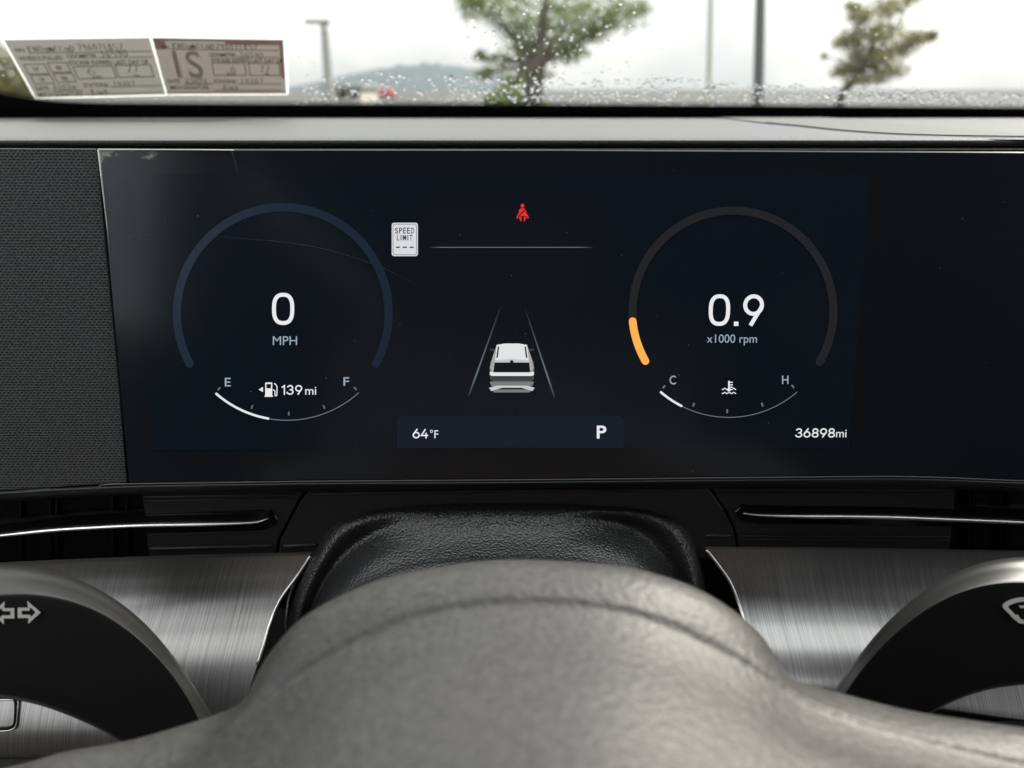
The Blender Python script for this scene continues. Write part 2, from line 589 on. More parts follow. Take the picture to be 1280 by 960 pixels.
# ------------------------------------------------------------------ outside: ground, hill, verge
def sheet(name, x0, x1, y0, y1, z, m):
    o = mesh(name, [(x0, y0, z), (x1, y0, z), (x1, y1, z), (x0, y1, z)], [(0, 1, 2, 3)], m)
    return tag(o, kind='structure')
sheet('parking_lot', -3000, 3000, -3000, 5000, 0.0, M['asphalt'])
sheet('grass_verge', -60, 60, 27, 33, 0.004, M['grass'])

def hill(name, px0, px1, ytop, dist, seed):
    rnd = random.Random(seed)
    n = 60
    verts, faces = [], []
    for i in range(n + 1):
        t = i / n
        x = (px0 + (px1 - px0) * t - 640) / F_PX * dist / math.cos(PITCH) * 0.98
        h = (math.sin(t * math.pi) ** 1.2) * ytop * (0.75 + 0.35 * t) * (1 + 0.05 * rnd.uniform(-1, 1))
        for j, (dy, hh) in enumerate(((-260, 0), (-120, 0.62), (0, 1.0), (160, 0.7), (320, 0))):
            verts.append((x, dist + dy, max(-1.0, h * hh * (1 + 0.04 * rnd.uniform(-1, 1))) - 0.5))
    for i in range(n):
        for j in range(4):
            faces.append((i * 5 + j, i * 5 + j + 1, (i + 1) * 5 + j + 1, (i + 1) * 5 + j))
    return tag(mesh(name, verts, faces, M['hill'], smooth=True), kind='structure')
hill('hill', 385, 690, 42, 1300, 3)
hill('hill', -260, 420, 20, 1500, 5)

# ------------------------------------------------------------------ car cabin round the camera (shades the dash and shows in the screen's reflection)
cz = CAM.z
cabin = empty('car_cabin', (0.3, -0.6, 0.3), kind='structure')
def prof(name, pts, x0, x1, m, parent=None, nx=2, at=None, smooth=False):
    """profile of (y, z) points closed and extruded along x"""
    verts, faces = [], []
    k = len(pts)
    for i in range(nx):
        x = x0 + (x1 - x0) * i / (nx - 1)
        verts += [(x, y, z) for y, z in pts]
    for i in range(nx - 1):
        for j in range(k):
            j2 = (j + 1) % k
            faces.append((i * k + j, i * k + j2, (i + 1) * k + j2, (i + 1) * k + j))
    faces.append(tuple(range(k))); faces.append(tuple((nx - 1) * k + j for j in reversed(range(k))))
    return mesh(name, verts, faces, m, parent, smooth, at=at)
box('headliner', (-0.5, -2.3, cz + 0.33), (1.12, 0.12, cz + 0.37), M['headliner'], cabin, bevel=0.015)
box('floor_pan', (-0.5, -2.3, cz - 0.95), (1.12, 0.75, cz - 0.9), M['cabin_dark'], cabin)
box('firewall', (-0.55, 0.655, cz - 0.9), (1.15, 0.70, cz - 0.045), M['cabin_dark'], cabin)
box('door_panel', (-0.56, -2.3, cz - 0.9), (-0.5, 0.66, cz + 0.0), M['cabin_dark'], cabin, bevel=0.02)  # belt line raised to cut side light on the hub
box('door_panel', (1.12, -2.3, cz - 0.9), (1.18, 0.66, cz - 0.06), M['cabin_dark'], cabin, bevel=0.02)
box('door_pillar', (-0.55, -0.75, cz - 0.06), (-0.5, -0.55, cz + 0.35), M['cabin_dark'], cabin)
box('door_pillar', (1.12, -0.75, cz - 0.06), (1.17, -0.55, cz + 0.35), M['cabin_dark'], cabin)
box('window_blocker', (-0.54, -2.3, cz - 0.07), (-0.52, -0.74, cz + 0.34), M['cabin_dark'], cabin)  # opaque panels added to block side-window reflections in the screen
box('window_blocker', (1.13, -2.3, cz - 0.07), (1.15, -0.74, cz + 0.34), M['cabin_dark'], cabin)
box('tailgate', (-0.5, -2.36, cz - 0.9), (1.12, -2.3, cz + 0.35), M['cabin_dark'], cabin)  # shaped without a window to keep bright glass out of the screen reflection
prof('seat_backrest', [(-0.42, cz - 0.62), (-0.36, cz - 0.3), (-0.44, cz - 0.05), (-0.5, cz + 0.02), (-0.56, cz), (-0.52, cz - 0.3), (-0.54, cz - 0.62)], -0.26, 0.26, M['seat_brown'], cabin)
box('seat_headrest', (-0.14, -0.6, cz + 0.03), (0.14, -0.5, cz + 0.22), M['seat_brown'], cabin, bevel=0.035)
prof('rear_seat', [(-1.3, cz - 0.6), (-1.25, cz - 0.3), (-1.4, cz + 0.12), (-1.5, cz + 0.12), (-1.45, cz - 0.6)], -0.45, 1.05, M['cabin_dark'], cabin)

# ------------------------------------------------------------------ windshield
ws = empty('windshield', GLASS_BASE, 'sloping car windshield with black lower border and rain drops outside', 'windshield')
gl_top = 0.60                                     # length up the slope
sl = Vector((0, -math.cos(GLASS_SLOPE), math.sin(GLASS_SLOPE)))
def gpt(x, s, off=0.0):
    return GLASS_BASE + Vector((x, 0, 0)) + sl * s + GN * off
vv = [gpt(-0.75, -0.03), gpt(1.35, -0.03), gpt(1.2, gl_top), gpt(-0.6, gl_top)]
vv += [v - GN * 0.005 for v in vv]
mesh('glass_pane', vv, [(0, 1, 2, 3), (7, 6, 5, 4), (0, 4, 5, 1), (1, 5, 6, 2), (2, 6, 7, 3), (3, 7, 4, 0)], M['glass'], ws)
frit_top = [(-140, 92), (-60, 104), (0, 117), (31, 123), (62, 127), (125, 130), (250, 131), (400, 131.5), (640, 132), (860, 133), (1060, 134.5), (1280, 136), (1420, 137)]
ft = crom([(x, y, 0) for x, y in frit_top], 160)
fv = []
for v in ft:
    a = GLASS.at(v.x, v.y, 0.0006)
    fv += [a, Vector((a.x, gpt(0, -0.03, 0.0006).y, gpt(0, -0.03, 0.0006).z))]
fv += [v + GN * -0.0003 for v in fv]
ff = []
N2 = len(ft) * 2
for i in range(len(ft) - 1):
    ff += [(2 * i, 2 * i + 2, 2 * i + 3, 2 * i + 1), (N2 + 2 * i, N2 + 2 * i + 1, N2 + 2 * i + 3, N2 + 2 * i + 2), (2 * i, N2 + 2 * i, N2 + 2 * i + 2, 2 * i + 2)]
frit = mesh('border_band', fv, ff, M['frit'], ws)
dv, df = [], []
def frit_y(x):
    for a, b in zip(ft, ft[1:]):
        if a.x <= x <= b.x:
            return a.y + (b.y - a.y) * (x - a.x) / (b.x - a.x)
    return 132
for row in range(4):
    r = (1.15, 0.95, 0.75, 0.55)[row] * 0.00062
    x = -100 + (1.6 if row % 2 else 0)
    while x < 1380:
        y = frit_y(x) - 1.2 - row * 1.55
        c = GLASS.at(x, y, 0.0005)
        b0 = len(dv)
        for k in range(6):
            th = k * math.pi / 3
            dv.append(c + Vector((1, 0, 0)) * r * math.cos(th) + sl * r * 1.7 * math.sin(th))
        df.append(tuple(range(b0, b0 + 6)))
        x += 3.2
tag(mesh('border_dots', dv, df, M['frit'], ws), kind='stuff')

# rain drops on the outside of the glass
wv, wf = [], []
def drop(px, py, r, el=1.0, hgt=0.42):
    c = GLASS.at(px, py, -0.0053)
    ang = random.uniform(-0.5, 0.5)
    ex = Vector((math.cos(ang), 0, 0)) + sl * math.sin(ang)
    ey = Vector((-math.sin(ang), 0, 0)) + sl * math.cos(ang)
    no = -GN
    b0 = len(wv)
    seg, rings = 9, 3
    jit = [random.uniform(0.85, 1.15) for _ in range(seg)]
    for j in range(rings):
        ph = j / rings * math.pi / 2
        for k in range(seg):
            th = 2 * math.pi * k / seg
            q = math.cos(ph) * r * (1 + (jit[k] - 1) * (1 - j / rings))
            wv.append(c + ex * q * math.cos(th) + ey * q * el * math.sin(th) + no * math.sin(ph) * r * hgt)
    wv.append(c + no * r * hgt)
    for j in range(rings - 1):
        for k in range(seg):
            k2 = (k + 1) % seg
            wf.append((b0 + j * seg + k, b0 + (j + 1) * seg + k, b0 + (j + 1) * seg + k2, b0 + j * seg + k2))
    top = b0 + rings * seg
    for k in range(seg):
        wf.append((b0 + (rings - 1) * seg + k, top, b0 + (rings - 1) * seg + (k + 1) % seg))
    wf.append(tuple(b0 + k for k in range(seg)))
band = [(350, 112), (400, 98), (470, 90), (560, 94), (640, 96), (760, 100), (860, 97), (960, 104), (1060, 110), (1280, 117)]
def band_y(x):
    for a, b in zip(band, band[1:]):
        if a[0] <= x <= b[0]:
            return a[1] + (b[1] - a[1]) * (x - a[0]) / (b[0] - a[0])
    return 112 if x < 350 else 117
for i in range(2400):
    x = random.uniform(365, 1300)
    t = random.random()
    y0 = band_y(x)
    y = y0 + (131 - y0) * t
    if x < 560 and random.random() < 0.45:
        continue
    drop(x, y, random.choice((0.0003, 0.0004, 0.0005, 0.0006, 0.0008, 0.0010, 0.0014)), random.uniform(0.9, 1.5))
for i in range(190):
    x = random.gauss(695, 75); y = random.uniform(0, 96)
    if 575 < x < 830:
        drop(x, y, random.choice((0.0004, 0.0005, 0.0006, 0.0007, 0.0011)), 1.2)
for i in range(60):
    x = random.uniform(1020, 1180); y = random.uniform(0, 110)
    drop(x, y, random.uniform(0.0003, 0.0008), 1.2)
for i in range(120):
    x = random.uniform(-20, 420); y = random.uniform(70, 126)
    drop(x, y, random.uniform(0.0004, 0.0010), 1.2)
tag(mesh('rain_drops', wv, wf, M['water'], ws, smooth=True), kind='stuff')

# ------------------------------------------------------------------ inspection stickers on the glass
FONT = {}
def text_raw(body, bold=0.0, space=1.0):
    space = 1.5 if body in ('SPEED', 'LIMIT') else 1.0
    key = (body, bold)
    if key in FONT:
        return FONT[key]
    cu = bpy.data.curves.new('t', 'FONT')
    cu.body = body
    cu.size = 1.0
    cu.offset = bold
    cu.space_character = space
    cu.resolution_u = 6
    o = bpy.data.objects.new('t', cu)
    COL.objects.link(o)
    bpy.context.view_layer.update()
    dg = bpy.context.evaluated_depsgraph_get()
    me = bpy.data.meshes.new_from_object(o.evaluated_get(dg))
    vs_ = [v.co.copy() for v in me.vertices]
    fs_ = [tuple(p.vertices) for p in me.polygons]
    bpy.data.objects.remove(o)
    bpy.data.curves.remove(cu)
    bpy.data.meshes.remove(me)
    FONT[key] = (vs_, fs_)
    return vs_, fs_

def text_fit(body, x0, x1, y0, y1, bold=0.0, shear=0.0):
    """text outline fitted to the box x0..x1, y0 (top)..y1 (bottom) in a y-down space"""
    vs_, fs_ = text_raw(body, bold)
    ax = min(v.x for v in vs_); bx = max(v.x for v in vs_)
    ay = min(v.y for v in vs_); by = max(v.y for v in vs_)
    out = []
    for v in vs_:
        ty = (v.y - ay) / (by - ay)
        out.append((x0 + (v.x - ax) / (bx - ax) * (x1 - x0) + shear * (ty - 0.5) * (y1 - y0), y1 - ty * (y1 - y0)))
    return out, fs_

GLY = {  # pen strokes in a 0..1 box, y down
 '0': [[(.5, .05), (.15, .4), (.25, .9), (.7, .9), (.85, .4), (.5, .05)]],
 '1': [[(.5, 0), (.45, 1)]],
 '2': [[(.1, .2), (.5, 0), (.85, .25), (.2, .95), (.95, .9)]],
 '3': [[(.15, .1), (.7, .05), (.4, .45), (.85, .7), (.2, .95)]],
 '5': [[(.85, .05), (.25, .08), (.2, .45), (.75, .5), (.7, .9), (.1, .95)]],
 '6': [[(.75, 0), (.25, .5), (.3, .95), (.8, .85), (.7, .5), (.25, .65)]],
 '7': [[(.1, .1), (.9, .05), (.4, 1)]],
 '8': [[(.7, .1), (.3, .1), (.3, .4), (.75, .6), (.6, .95), (.2, .85), (.4, .5), (.7, .1)]],
 '9': [[(.8, .15), (.3, .1), (.25, .45), (.75, .4), (.8, .15), (.65, 1)]],
 'm': [[(.05, 1), (.1, .2), (.35, .9), (.5, .2), (.75, .95), (.95, .3)]],
 'a': [[(.8, .4), (.3, .35), (.15, .8), (.6, .9), (.8, .4), (.9, 1)]],
 'k': [[(.15, 0), (.1, 1)], [(.85, .05), (.2, .55), (.9, 1)]],
 'n': [[(.1, 1), (.15, .1), (.75, .95), (.85, 0)]],
 'd': [[(.15, .05), (.15, .95), (.8, .7), (.75, .25), (.15, .05)]],
 'c': [[(.85, .2), (.3, .15), (.15, .7), (.8, .9)]],
 'b': [[(.2, 0), (.15, .95), (.7, .85), (.3, .5), (.75, .25), (.2, .05)]],
 'u': [[(.1, .3), (.2, .9), (.7, .8), (.85, .2), (1.1, .7), (1.5, .6)]],
 '-': [[(.2, .5), (.8, .5)]],
}
def pen(body, u0, u1, v0, v1, wd, fn, seed=1):
    """handwriting ribbons; fn maps (u, v) to a world point"""
    rnd = random.Random(seed)
    verts, faces = [], []
    n = len(body)
    cw = (u1 - u0) / n
    asp = (v1 - v0) / cw
    for i, ch in enumerate(body):
        for st in GLY.get(ch, []):
            pts = crom([(u0 + (i + p[0] * 0.85 + rnd.uniform(-.05, .05)) * cw, v0 + (p[1] + rnd.uniform(-.07, .07)) * (v1 - v0), 0) for p in st], len(st) * 4)
            for a, b in zip(pts, pts[1:]):
                d = b - a
                if d.length < 1e-6: continue
                nn = Vector((-d.y, d.x, 0)).normalized() * wd
                b0 = len(verts)
                for q in (a + nn, a - nn, b - nn, b + nn):
                    verts.append(fn(q.x, q.y))
                faces.append((b0, b0 + 1, b0 + 2, b0 + 3))
    return verts, faces

def make_sticker(label, q, items, hand, lines, boxes, red=False):
    """q: px corners TL TR BR BL; the rest is laid out in (u, v) on the paper"""
    def px(u, v):
        a = Vector(q[0]).lerp(Vector(q[1]), u); b = Vector(q[3]).lerp(Vector(q[2]), u)
        return a.lerp(b, v)
    def on(u, v, off=0.0012):
        p = px(u, v)
        return GLASS.at(p.x, p.y, off)
    root = empty('inspection_sticker', on(0.5, 1.0), label, 'sticker', 'inspection stickers on the windshield')
    c4 = [on(0, 0, .001), on(1, 0, .001), on(1, 1, .001), on(0, 1, .001)]
    c8 = c4 + [v - GN * 0.0003 for v in c4]
    mesh('paper', c8, [(0, 1, 2, 3), (7, 6, 5, 4), (0, 4, 5, 1), (1, 5, 6, 2), (2, 6, 7, 3), (3, 7, 4, 0)], M['paper_pink'] if red else M['paper'], root)
    def rect(u0, u1, v0, v1, m, name, off=0.0012):
        mesh(name, [on(u0, v0, off), on(u1, v0, off), on(u1, v1, off), on(u0, v1, off)], [(0, 1, 2, 3)], m, root)
    for nm, r_ in (('clear_edge', (-0.012, 1.012, -0.03, 0.0)), ('clear_edge', (-0.012, 1.012, 1.0, 1.025)), ('clear_edge', (-0.014, 0.0, 0, 1)), ('clear_edge', (1.0, 1.02, 0, 1))):
        rect(*r_, M['paper_edge'], nm, 0.0009)
    if red:
        rect(0.0, 1.0, 0.005, 0.045, M['paper_red'], 'red_border', .00105)
        rect(0.55, 0.99, 0.045, 0.10, M['paper_red'], 'red_border', .00105)
        rect(0.0, 0.09, 0.045, 0.20, M['paper_red'], 'red_border', .00105)
        rect(0.965, 0.995, 0.1, 0.72, M['paper_red'], 'red_border', .00105)
        rect(0.0, 1.0, 0.965, 0.995, M['paper_red'], 'red_border', .00105)
        v_, f_ = text_fit('1S', 0.12, 0.34, 0.22, 0.72, 0.015)
        mesh('show_through_print', [on(x, y, .00108) for x, y in v_], f_, M['paper_grey'], root)
    for body, u0, u1, v0, v1 in items:
        v_, f_ = text_fit(body, u0, u1, v0 - 0.006, v1 + 0.006, 0.014)
        mesh('printed_text', [on(x, y) for x, y in v_], f_, M['paper_ink'], root)
    for i, (body, u0, u1, v0, v1) in enumerate(hand):
        v_, f_ = pen(body, u0, u1, v0, v1, 0.0030, on, i + 3)
        mesh('handwriting', v_, f_, M['pen'], root)
    for u0, u1, v in lines:
        rect(u0, u1, v - 0.006, v + 0.006, M['paper_ink'], 'ruled_line')
    for u0, u1, v0, v1 in boxes:
        a, b = 0.006, 0.013
        vv_ = [on(u0, v0), on(u1, v0), on(u1, v1), on(u0, v1), on(u0 + a, v0 + b), on(u1 - a, v0 + b), on(u1 - a, v1 - b), on(u0 + a, v1 - b)]
        mesh('printed_box', vv_, [(0, 1, 5, 4), (1, 2, 6, 5), (2, 3, 7, 6), (3, 0, 4, 7)], M['paper_ink'], root)
    return root

make_sticker('grey inspection sticker with wheel check boxes, nearer the windshield corner',
    [(5, 50), (186.5, 47.5), (207, 118), (45, 122)],
    [('VIN', .03, .10, .15, .21), ('WHEELS PULLED', .03, .345, .29, .355), ('ODOMETER', .38, .59, .27, .335), ('STICKER EXPIRES LAST DAY OF', .37, .945, .385, .45),
     ('LF', .095, .135, .48, .54), ('RF', .265, .305, .47, .53), ('LR', .10, .14, .66, .72), ('RR', .27, .315, .65, .71),
     ('MONTH', .50, .565, .655, .69), ('YEAR', .80, .85, .645, .68), ('DATE', .035, .135, .815, .88), ('STATION#', .405, .59, .78, .845), ('MECH SIGNATURE', .03, .37, .925, .985)],
    [('kndamccad', .13, .46, .11, .22), ('796071857', .48, .80, .09, .20), ('36590', .62, .82, .20, .33), ('6', .47, .55, .49, .62), ('27', .77, .86, .47, .60),
     ('6202u', .17, .34, .78, .88), ('10207', .63, .80, .75, .83), ('bau', .44, .56, .87, .98)],
    [(.12, .985, .235), (.60, .985, .335), (.15, .38, .895), (.60, .985, .845), (.38, .985, .97)],
    [(.04, .195, .42, .60), (.215, .36, .40, .58), (.045, .20, .61, .77), (.22, .365, .59, .75), (.385, .675, .475, .70), (.69, .955, .465, .69)])
make_sticker('grey inspection sticker with red border, partner of the wheel check sticker',
    [(190.5, 47.5), (354, 50), (358, 117), (209, 117.5)],
    [('VIN', .05, .11, .13, .19), ('ODOMETER', .41, .62, .26, .325), ('STICKER EXPIRES LAST DAY OF', .42, .985, .36, .42),
     ('MONTH', .53, .60, .62, .655), ('YEAR', .83, .87, .62, .655), ('DATE', .03, .13, .74, .80), ('STATION#', .41, .59, .745, .81), ('MECH SIGNATURE', .04, .36, .855, .915)],
    [('kndamccad796071857', .14, .80, .08, .19), ('36590', .65, .84, .24, .33), ('6', .55, .62, .48, .61), ('27', .80, .88, .47, .60),
     ('62026', .18, .36, .73, .82), ('10207', .63, .82, .72, .81), ('bau', .48, .60, .83, .94)],
    [(.12, .96, .20), (.62, .96, .33), (.16, .40, .82), (.60, .96, .82), (.40, .96, .935)],
    [(.42, .685, .43, .67), (.71, .96, .43, .67)], red=True)

# ------------------------------------------------------------------ dashboard top pad
dash = empty('dashboard_pad', (0, 0.45, cz - 0.05), 'grey padded dashboard top below the windshield', 'dashboard')
lip0 = P(640, 184, 0.331)
zt = cz - 0.0225
ylip = lip0.y
yb = GLASS_BASE.y + 0.02
pts = [(ylip + 0.006, lip0.z - 0.001), (ylip - 0.0005, lip0.z + 0.0002), (ylip - 0.0022, lip0.z + 0.0012), (ylip - 0.0030, lip0.z + 0.0030)]
zl = P(640, 173, 0.331).z
pts += [(ylip - 0.0022, zl - 0.0006), (ylip, zl + 0.0001), (ylip + 0.005, zl + 0.0005), (ylip + 0.03, zl + 0.0004), (ylip + 0.15, zl), (yb - 0.03, zl - 0.0003), (yb, zl - 0.002), (yb, zl - 0.02)]
prof('pad', pts, -0.62, 1.25, M['dash'], dash, nx=40, smooth=False)
for p in dash.children[-1].data.polygons:
    p.use_smooth = len(p.vertices) == 4
# ribbed passenger-side section set into the pad, right of the display
zr = zl + 0.0006
c_ = [(957, 153.5), (1000, 157.5), (1040, 162), (1080, 165.5), (1130, 168.5), (1200, 170.5), (1330, 172)]
def on_z(px, py, z):
    d = ray(px, py)
    return CAM + d * ((z - CAM.z) / d.z)
cp = crom([tuple(on_z(x, y, zr)) for x, y in c_], 40)
sv, sf = [], []
for v in cp:
    sv += [Vector((v.x, v.y, zr)), Vector((v.x, 0.625, zr - 0.0003)), Vector((v.x, v.y - 0.004, zl - 0.0002))]
for i in range(len(cp) - 1):
    a, b = 3 * i, 3 * (i + 1)
    sf += [(a, b, b + 1, a + 1), (a + 2, b + 2, b, a)]
mesh('ribbed_section', sv, sf, M['dash_side'], dash)
tube('stitched_edge', [v + Vector((0, 0, 0.0004)) for v in cp], 0.0003, M['dash'], dash, seg=6)

# ------------------------------------------------------------------ instrument display
D0 = DISP.at(640, 600)
disp = empty('instrument_display', D0, 'wide black digital instrument display with two ring gauges', 'instrument display')
def dpl(pts, off):
    return [DISP.at(x, y, off) for x, y in pts]
edge = [(122, 186), (700, 186.5), (1420, 190), (1410, 603), (1280, 600.5), (1140, 595.5), (1000, 596), (640, 599.5), (400, 601), (160, 604.5)]
slab('display_glass', edge, DISP, 0.008, M['glass_black'], disp, bevel=0.0006)
edge_pts = [(124, 606.5), (127, 605), (160, 604.6), (400, 601.2), (640, 599.6), (1000, 596.1), (1140, 595.6), (1280, 600.8), (1400, 604)]
tube('bottom_edge_strip', [DISP.at(x, y + 0.4, -0.0002) for x, y in edge_pts], 0.00030, M['lip_glint'], disp, seg=6, n=80)

LAY = [0.0002]
def flat(name, pts, m, parent=None, off=None, faces=None, cols=None):
    """flat screen graphic from px outline"""
    o = off if off is not None else 0.0003
    return mesh(name, dpl(pts, o), faces or [tuple(range(len(pts)))], m, parent or disp, cols=cols)

def act_mat():
    m = emat('lit screen black', 2, 8, 14)
    b = m.node_tree.nodes['Principled BSDF']
    b.inputs['Base Color'].default_value = (0.008, 0.0105, 0.015, 1)
    b.inputs['Roughness'].default_value = 0.15
    b.inputs['Specular IOR Level'].default_value = 0.4
    return m
screen = flat('screen', [(165, 218), (640, 217), (1089, 216), (1062, 561), (640, 562), (187, 563)], act_mat(), off=0.00008)
E = {}
E['white'] = emat('screen white', 232, 234, 238)
E['text'] = emat('screen pale text', 150, 166, 182)
E['blue_ring'] = emat('screen blue ring', 12, 28, 46)
E['grey_ring'] = emat('screen grey ring', 27, 29, 34)
E['orange'] = emat('screen orange', 252, 178, 84)
E['red'] = emat('screen red', 226, 44, 52)
E['thin'] = emat('screen thin arc', 104, 114, 124)
E['tick'] = emat('screen tick', 92, 104, 112)
E['tick_warm'] = emat('screen warm tick', 120, 112, 104)
E['bar'] = emat('screen bar', 4, 19, 33)
E['bar_edge'] = emat('screen bar edge', 10, 27, 42)
E['sign'] = emat('screen sign white', 214, 217, 222)
E['sign_dark'] = emat('screen sign ink', 34, 36, 44)
E['sign_grey'] = emat('screen sign grey', 120, 124, 130)
E['black'] = emat('screen black', 3, 6, 10)
for i_, g_ in enumerate((225, 196, 165, 120, 84, 58)):
    E['g%d' % i_] = emat('screen grey tone', g_, g_ + 1, g_ + 3)
E['lane'] = fade_mat('screen lane line', 120, 134, 146)

def stext(name, body, x0, x1, y0, y1, m, bold=0.0, parent=None, off=0.0004, shear=0.0):
    v_, f_ = text_fit(body, x0, x1, y0, y1, bold, shear)
    return mesh(name, dpl(v_, off), f_, m, parent or disp)

def arc_band(cx, cy, r0, r1, a0, a1, n=72, rx=1.0, cap=True):
    """band outline; angles in degrees, y-down screen, 0 = right, 90 = down"""
    vs_, fs_ = [], []
    for i in range(n + 1):
        a = R(a0 + (a1 - a0) * i / n)
        for r in (r0, r1):
            vs_.append((cx + rx * r * math.cos(a), cy + r * math.sin(a)))
    for i in range(n):
        fs_.append((2 * i, 2 * i + 1, 2 * i + 3, 2 * i + 2))
    if cap:
        rm, rr = (r0 + r1) / 2, (r1 - r0) / 2
        for a, sgn in ((a0, -1), (a1, 1)):
            c = (cx + rx * rm * math.cos(R(a)), cy + rm * math.sin(R(a)))
            b0 = len(vs_)
            for k in range(9):
                th = R(a) + sgn * math.pi * k / 8
                vs_.append((c[0] + rr * math.cos(th), c[1] + rr * math.sin(th)))
            fs_.append(tuple(range(b0, b0 + 9)))
    return vs_, fs_

def band(name, m, parent, off, *a, **k):
    v_, f_ = arc_band(*a, **k)
    return mesh(name, dpl(v_, off), f_, m, parent)

def arc_pts(cx, cy, rx, ry, a0, a1, n=20):
    return [(cx + rx * math.cos(R(a0 + (a1 - a0) * i / n)), cy + ry * math.sin(R(a0 + (a1 - a0) * i / n))) for i in range(n + 1)]
def sup(v, e):
    return math.copysign(abs(v) ** e, v)
DIG = {
 '0': (0.66, [[(0.33 + 0.33 * sup(math.cos(R(a)), 0.8), 0.5 + 0.5 * sup(math.sin(R(a)), 0.72)) for a in range(0, 361, 9)]]),
 '1': (0.30, [[(0.02, 0.2), (0.28, 0.0), (0.28, 1.0)]]),
 '3': (0.62, [arc_pts(0.30, 0.25, 0.27, 0.25, 200, 450) + arc_pts(0.30, 0.74, 0.32, 0.26, -80, 165)]),
 '4': (0.66, [[(0.42, 0.0), (0.0, 0.72), (0.66, 0.72)], [(0.50, 0.45), (0.50, 1.0)]]),
 '6': (0.64, [arc_pts(0.32, 0.68, 0.32, 0.32, 0, 360), [(0.02, 0.60), (0.40, 0.0)]]),
 '8': (0.62, [arc_pts(0.31, 0.245, 0.26, 0.245, 0, 360), arc_pts(0.31, 0.745, 0.31, 0.255, 0, 360)]),
 '9': (0.64, [arc_pts(0.32, 0.32, 0.32, 0.32, 0, 360), [(0.62, 0.40), (0.26, 1.0)]]),
 '.': (0.12, [[(0.06, 0.97), (0.06, 1.0)]]),
}
def digits(name, body, x0, x1, y0, y1, sw_px, m, lean=0.0, gap=0.2, off=0.0004):
    """screen numerals drawn as strokes of even width inside the px box"""
    tot = sum(DIG[c][0] for c in body) + gap * (len(body) - 1)
    hx = (x1 - x0 - sw_px) / tot; hy = (y1 - y0 - sw_px)
    vs_, fs_ = [], []
    cx = 0.0
    for c in body:
        wd_, strokes = DIG[c]
        for st_ in strokes:
            q = [Vector((x0 + sw_px / 2 + (cx + x) * hx, y0 + sw_px / 2 + y * hy, 0)) for x, y in st_]
            q = [Vector((v.x + lean * ((y0 + y1) / 2 - v.y), v.y, 0)) for v in q]
            h = sw_px / 2
            if c == '.':
                p_ = q[-1]; h *= 1.15
                b0 = len(vs_)
                vs_ += [(p_.x - h, p_.y - h), (p_.x + h, p_.y - h), (p_.x + h, p_.y + h * 0.9), (p_.x - h, p_.y + h * 0.9)]
                fs_.append((b0, b0 + 1, b0 + 2, b0 + 3))
                continue
            closed = (q[0] - q[-1]).length < 1e-4
            if not closed and hy > 20:
                pass
            k = len(q); b0 = len(vs_)
            for i, p_ in enumerate(q):
                a = q[i - 1] if i > 0 else (q[-2] if closed else q[0])
                b = q[i + 1] if i < k - 1 else (q[1] if closed else q[-1])
                d1 = (p_ - a); d2 = (b - p_)
                d1 = d1.normalized() if d1.length > 1e-9 else d2.normalized()
                d2 = d2.normalized() if d2.length > 1e-9 else d1
                n1 = Vector((-d1.y, d1.x, 0)); n2 = Vector((-d2.y, d2.x, 0))
                n_ = (n1 + n2).normalized()
                n_ = n_ * (h / max(0.5, n_.dot(n1)))
                ex = Vector((0, 0, 0))
                if not closed and i == 0: ex = -d1 * h * 0.6
                if not closed and i == k - 1: ex = d2 * h * 0.98
                vs_ += [(p_.x + n_.x + ex.x, p_.y + n_.y + ex.y), (p_.x - n_.x + ex.x, p_.y - n_.y + ex.y)]
            for i in range(k - 1):
                fs_.append((b0 + 2 * i, b0 + 2 * i + 1, b0 + 2 * i + 3, b0 + 2 * i + 2))
        cx += wd_ + gap
    return mesh(name, dpl(vs_, off), fs_, m, disp)

# left gauge: speed and fuel
band('speed_ring', E['blue_ring'], disp, 0.0003, 353.5, 391.5, 127.2, 137.6, 151.5, 388.5)
band('fuel_scale_line', E['thin'], disp, 0.0003, 358.5, 391, 133.8, 134.9, 48, 132, cap=False)
band('fuel_level_arc', E['white'], disp, 0.0004, 358.5, 391, 132.8, 135.6, 99.5, 131.4, cap=False)
def tick(cx, cy, px, py, m, ln=2.4, wd=1.0):
    d = Vector((px - cx, py - cy)).normalized(); n_ = Vector((-d.y, d.x))
    c = Vector((px, py))
    return flat('scale_tick', [c + d * ln + n_ * wd, c + d * ln - n_ * wd, c - d * ln - n_ * wd, c - d * ln + n_ * wd], m)
for px, py in ((273.7, 486), (315, 508.7), (361, 517), (405, 508.7), (444, 485.7)):
    tick(358.5, 391, px, py, E['tick'])
digits('speed_digit', '0', 340, 367.8, 366, 406.2, 4.9, E['white'])
stext('speed_unit', 'MPH', 341, 371.3, 420.3, 431.3, E['text'])
stext('fuel_empty_mark', 'E', 281, 288.3, 472.3, 483, E['text'], 0.008)
stext('fuel_full_mark', 'F', 429.3, 436.5, 471.5, 482.2, E['text'], 0.008)
digits('range_digits', '139', 351.5, 377.8, 481.3, 493.4, 1.6, E['white'], gap=0.3)
stext('range_unit', 'mi', 381.5, 395.2, 483.6, 493.3, E['white'])
pump = flat('fuel_pump_icon', [(331.5, 478.5), (332.5, 478), (339.3, 478), (340.3, 478.5), (340.3, 494.5), (341.2, 494.5), (341.2, 496), (330.7, 496), (330.7, 494.5), (331.5, 494.5)], E['white'])
flat('pump_window', [(333, 480), (338.8, 480), (338.8, 485.4), (333, 485.4)], E['black'], pump, 0.0005)
hose = [(341, 487.5), (343, 487.8), (343.6, 490), (343.8, 494), (345, 495), (346, 493.5), (346.2, 488), (346, 483), (344.2, 480.4), (342.6, 479.2)]
hv, hf = [], []
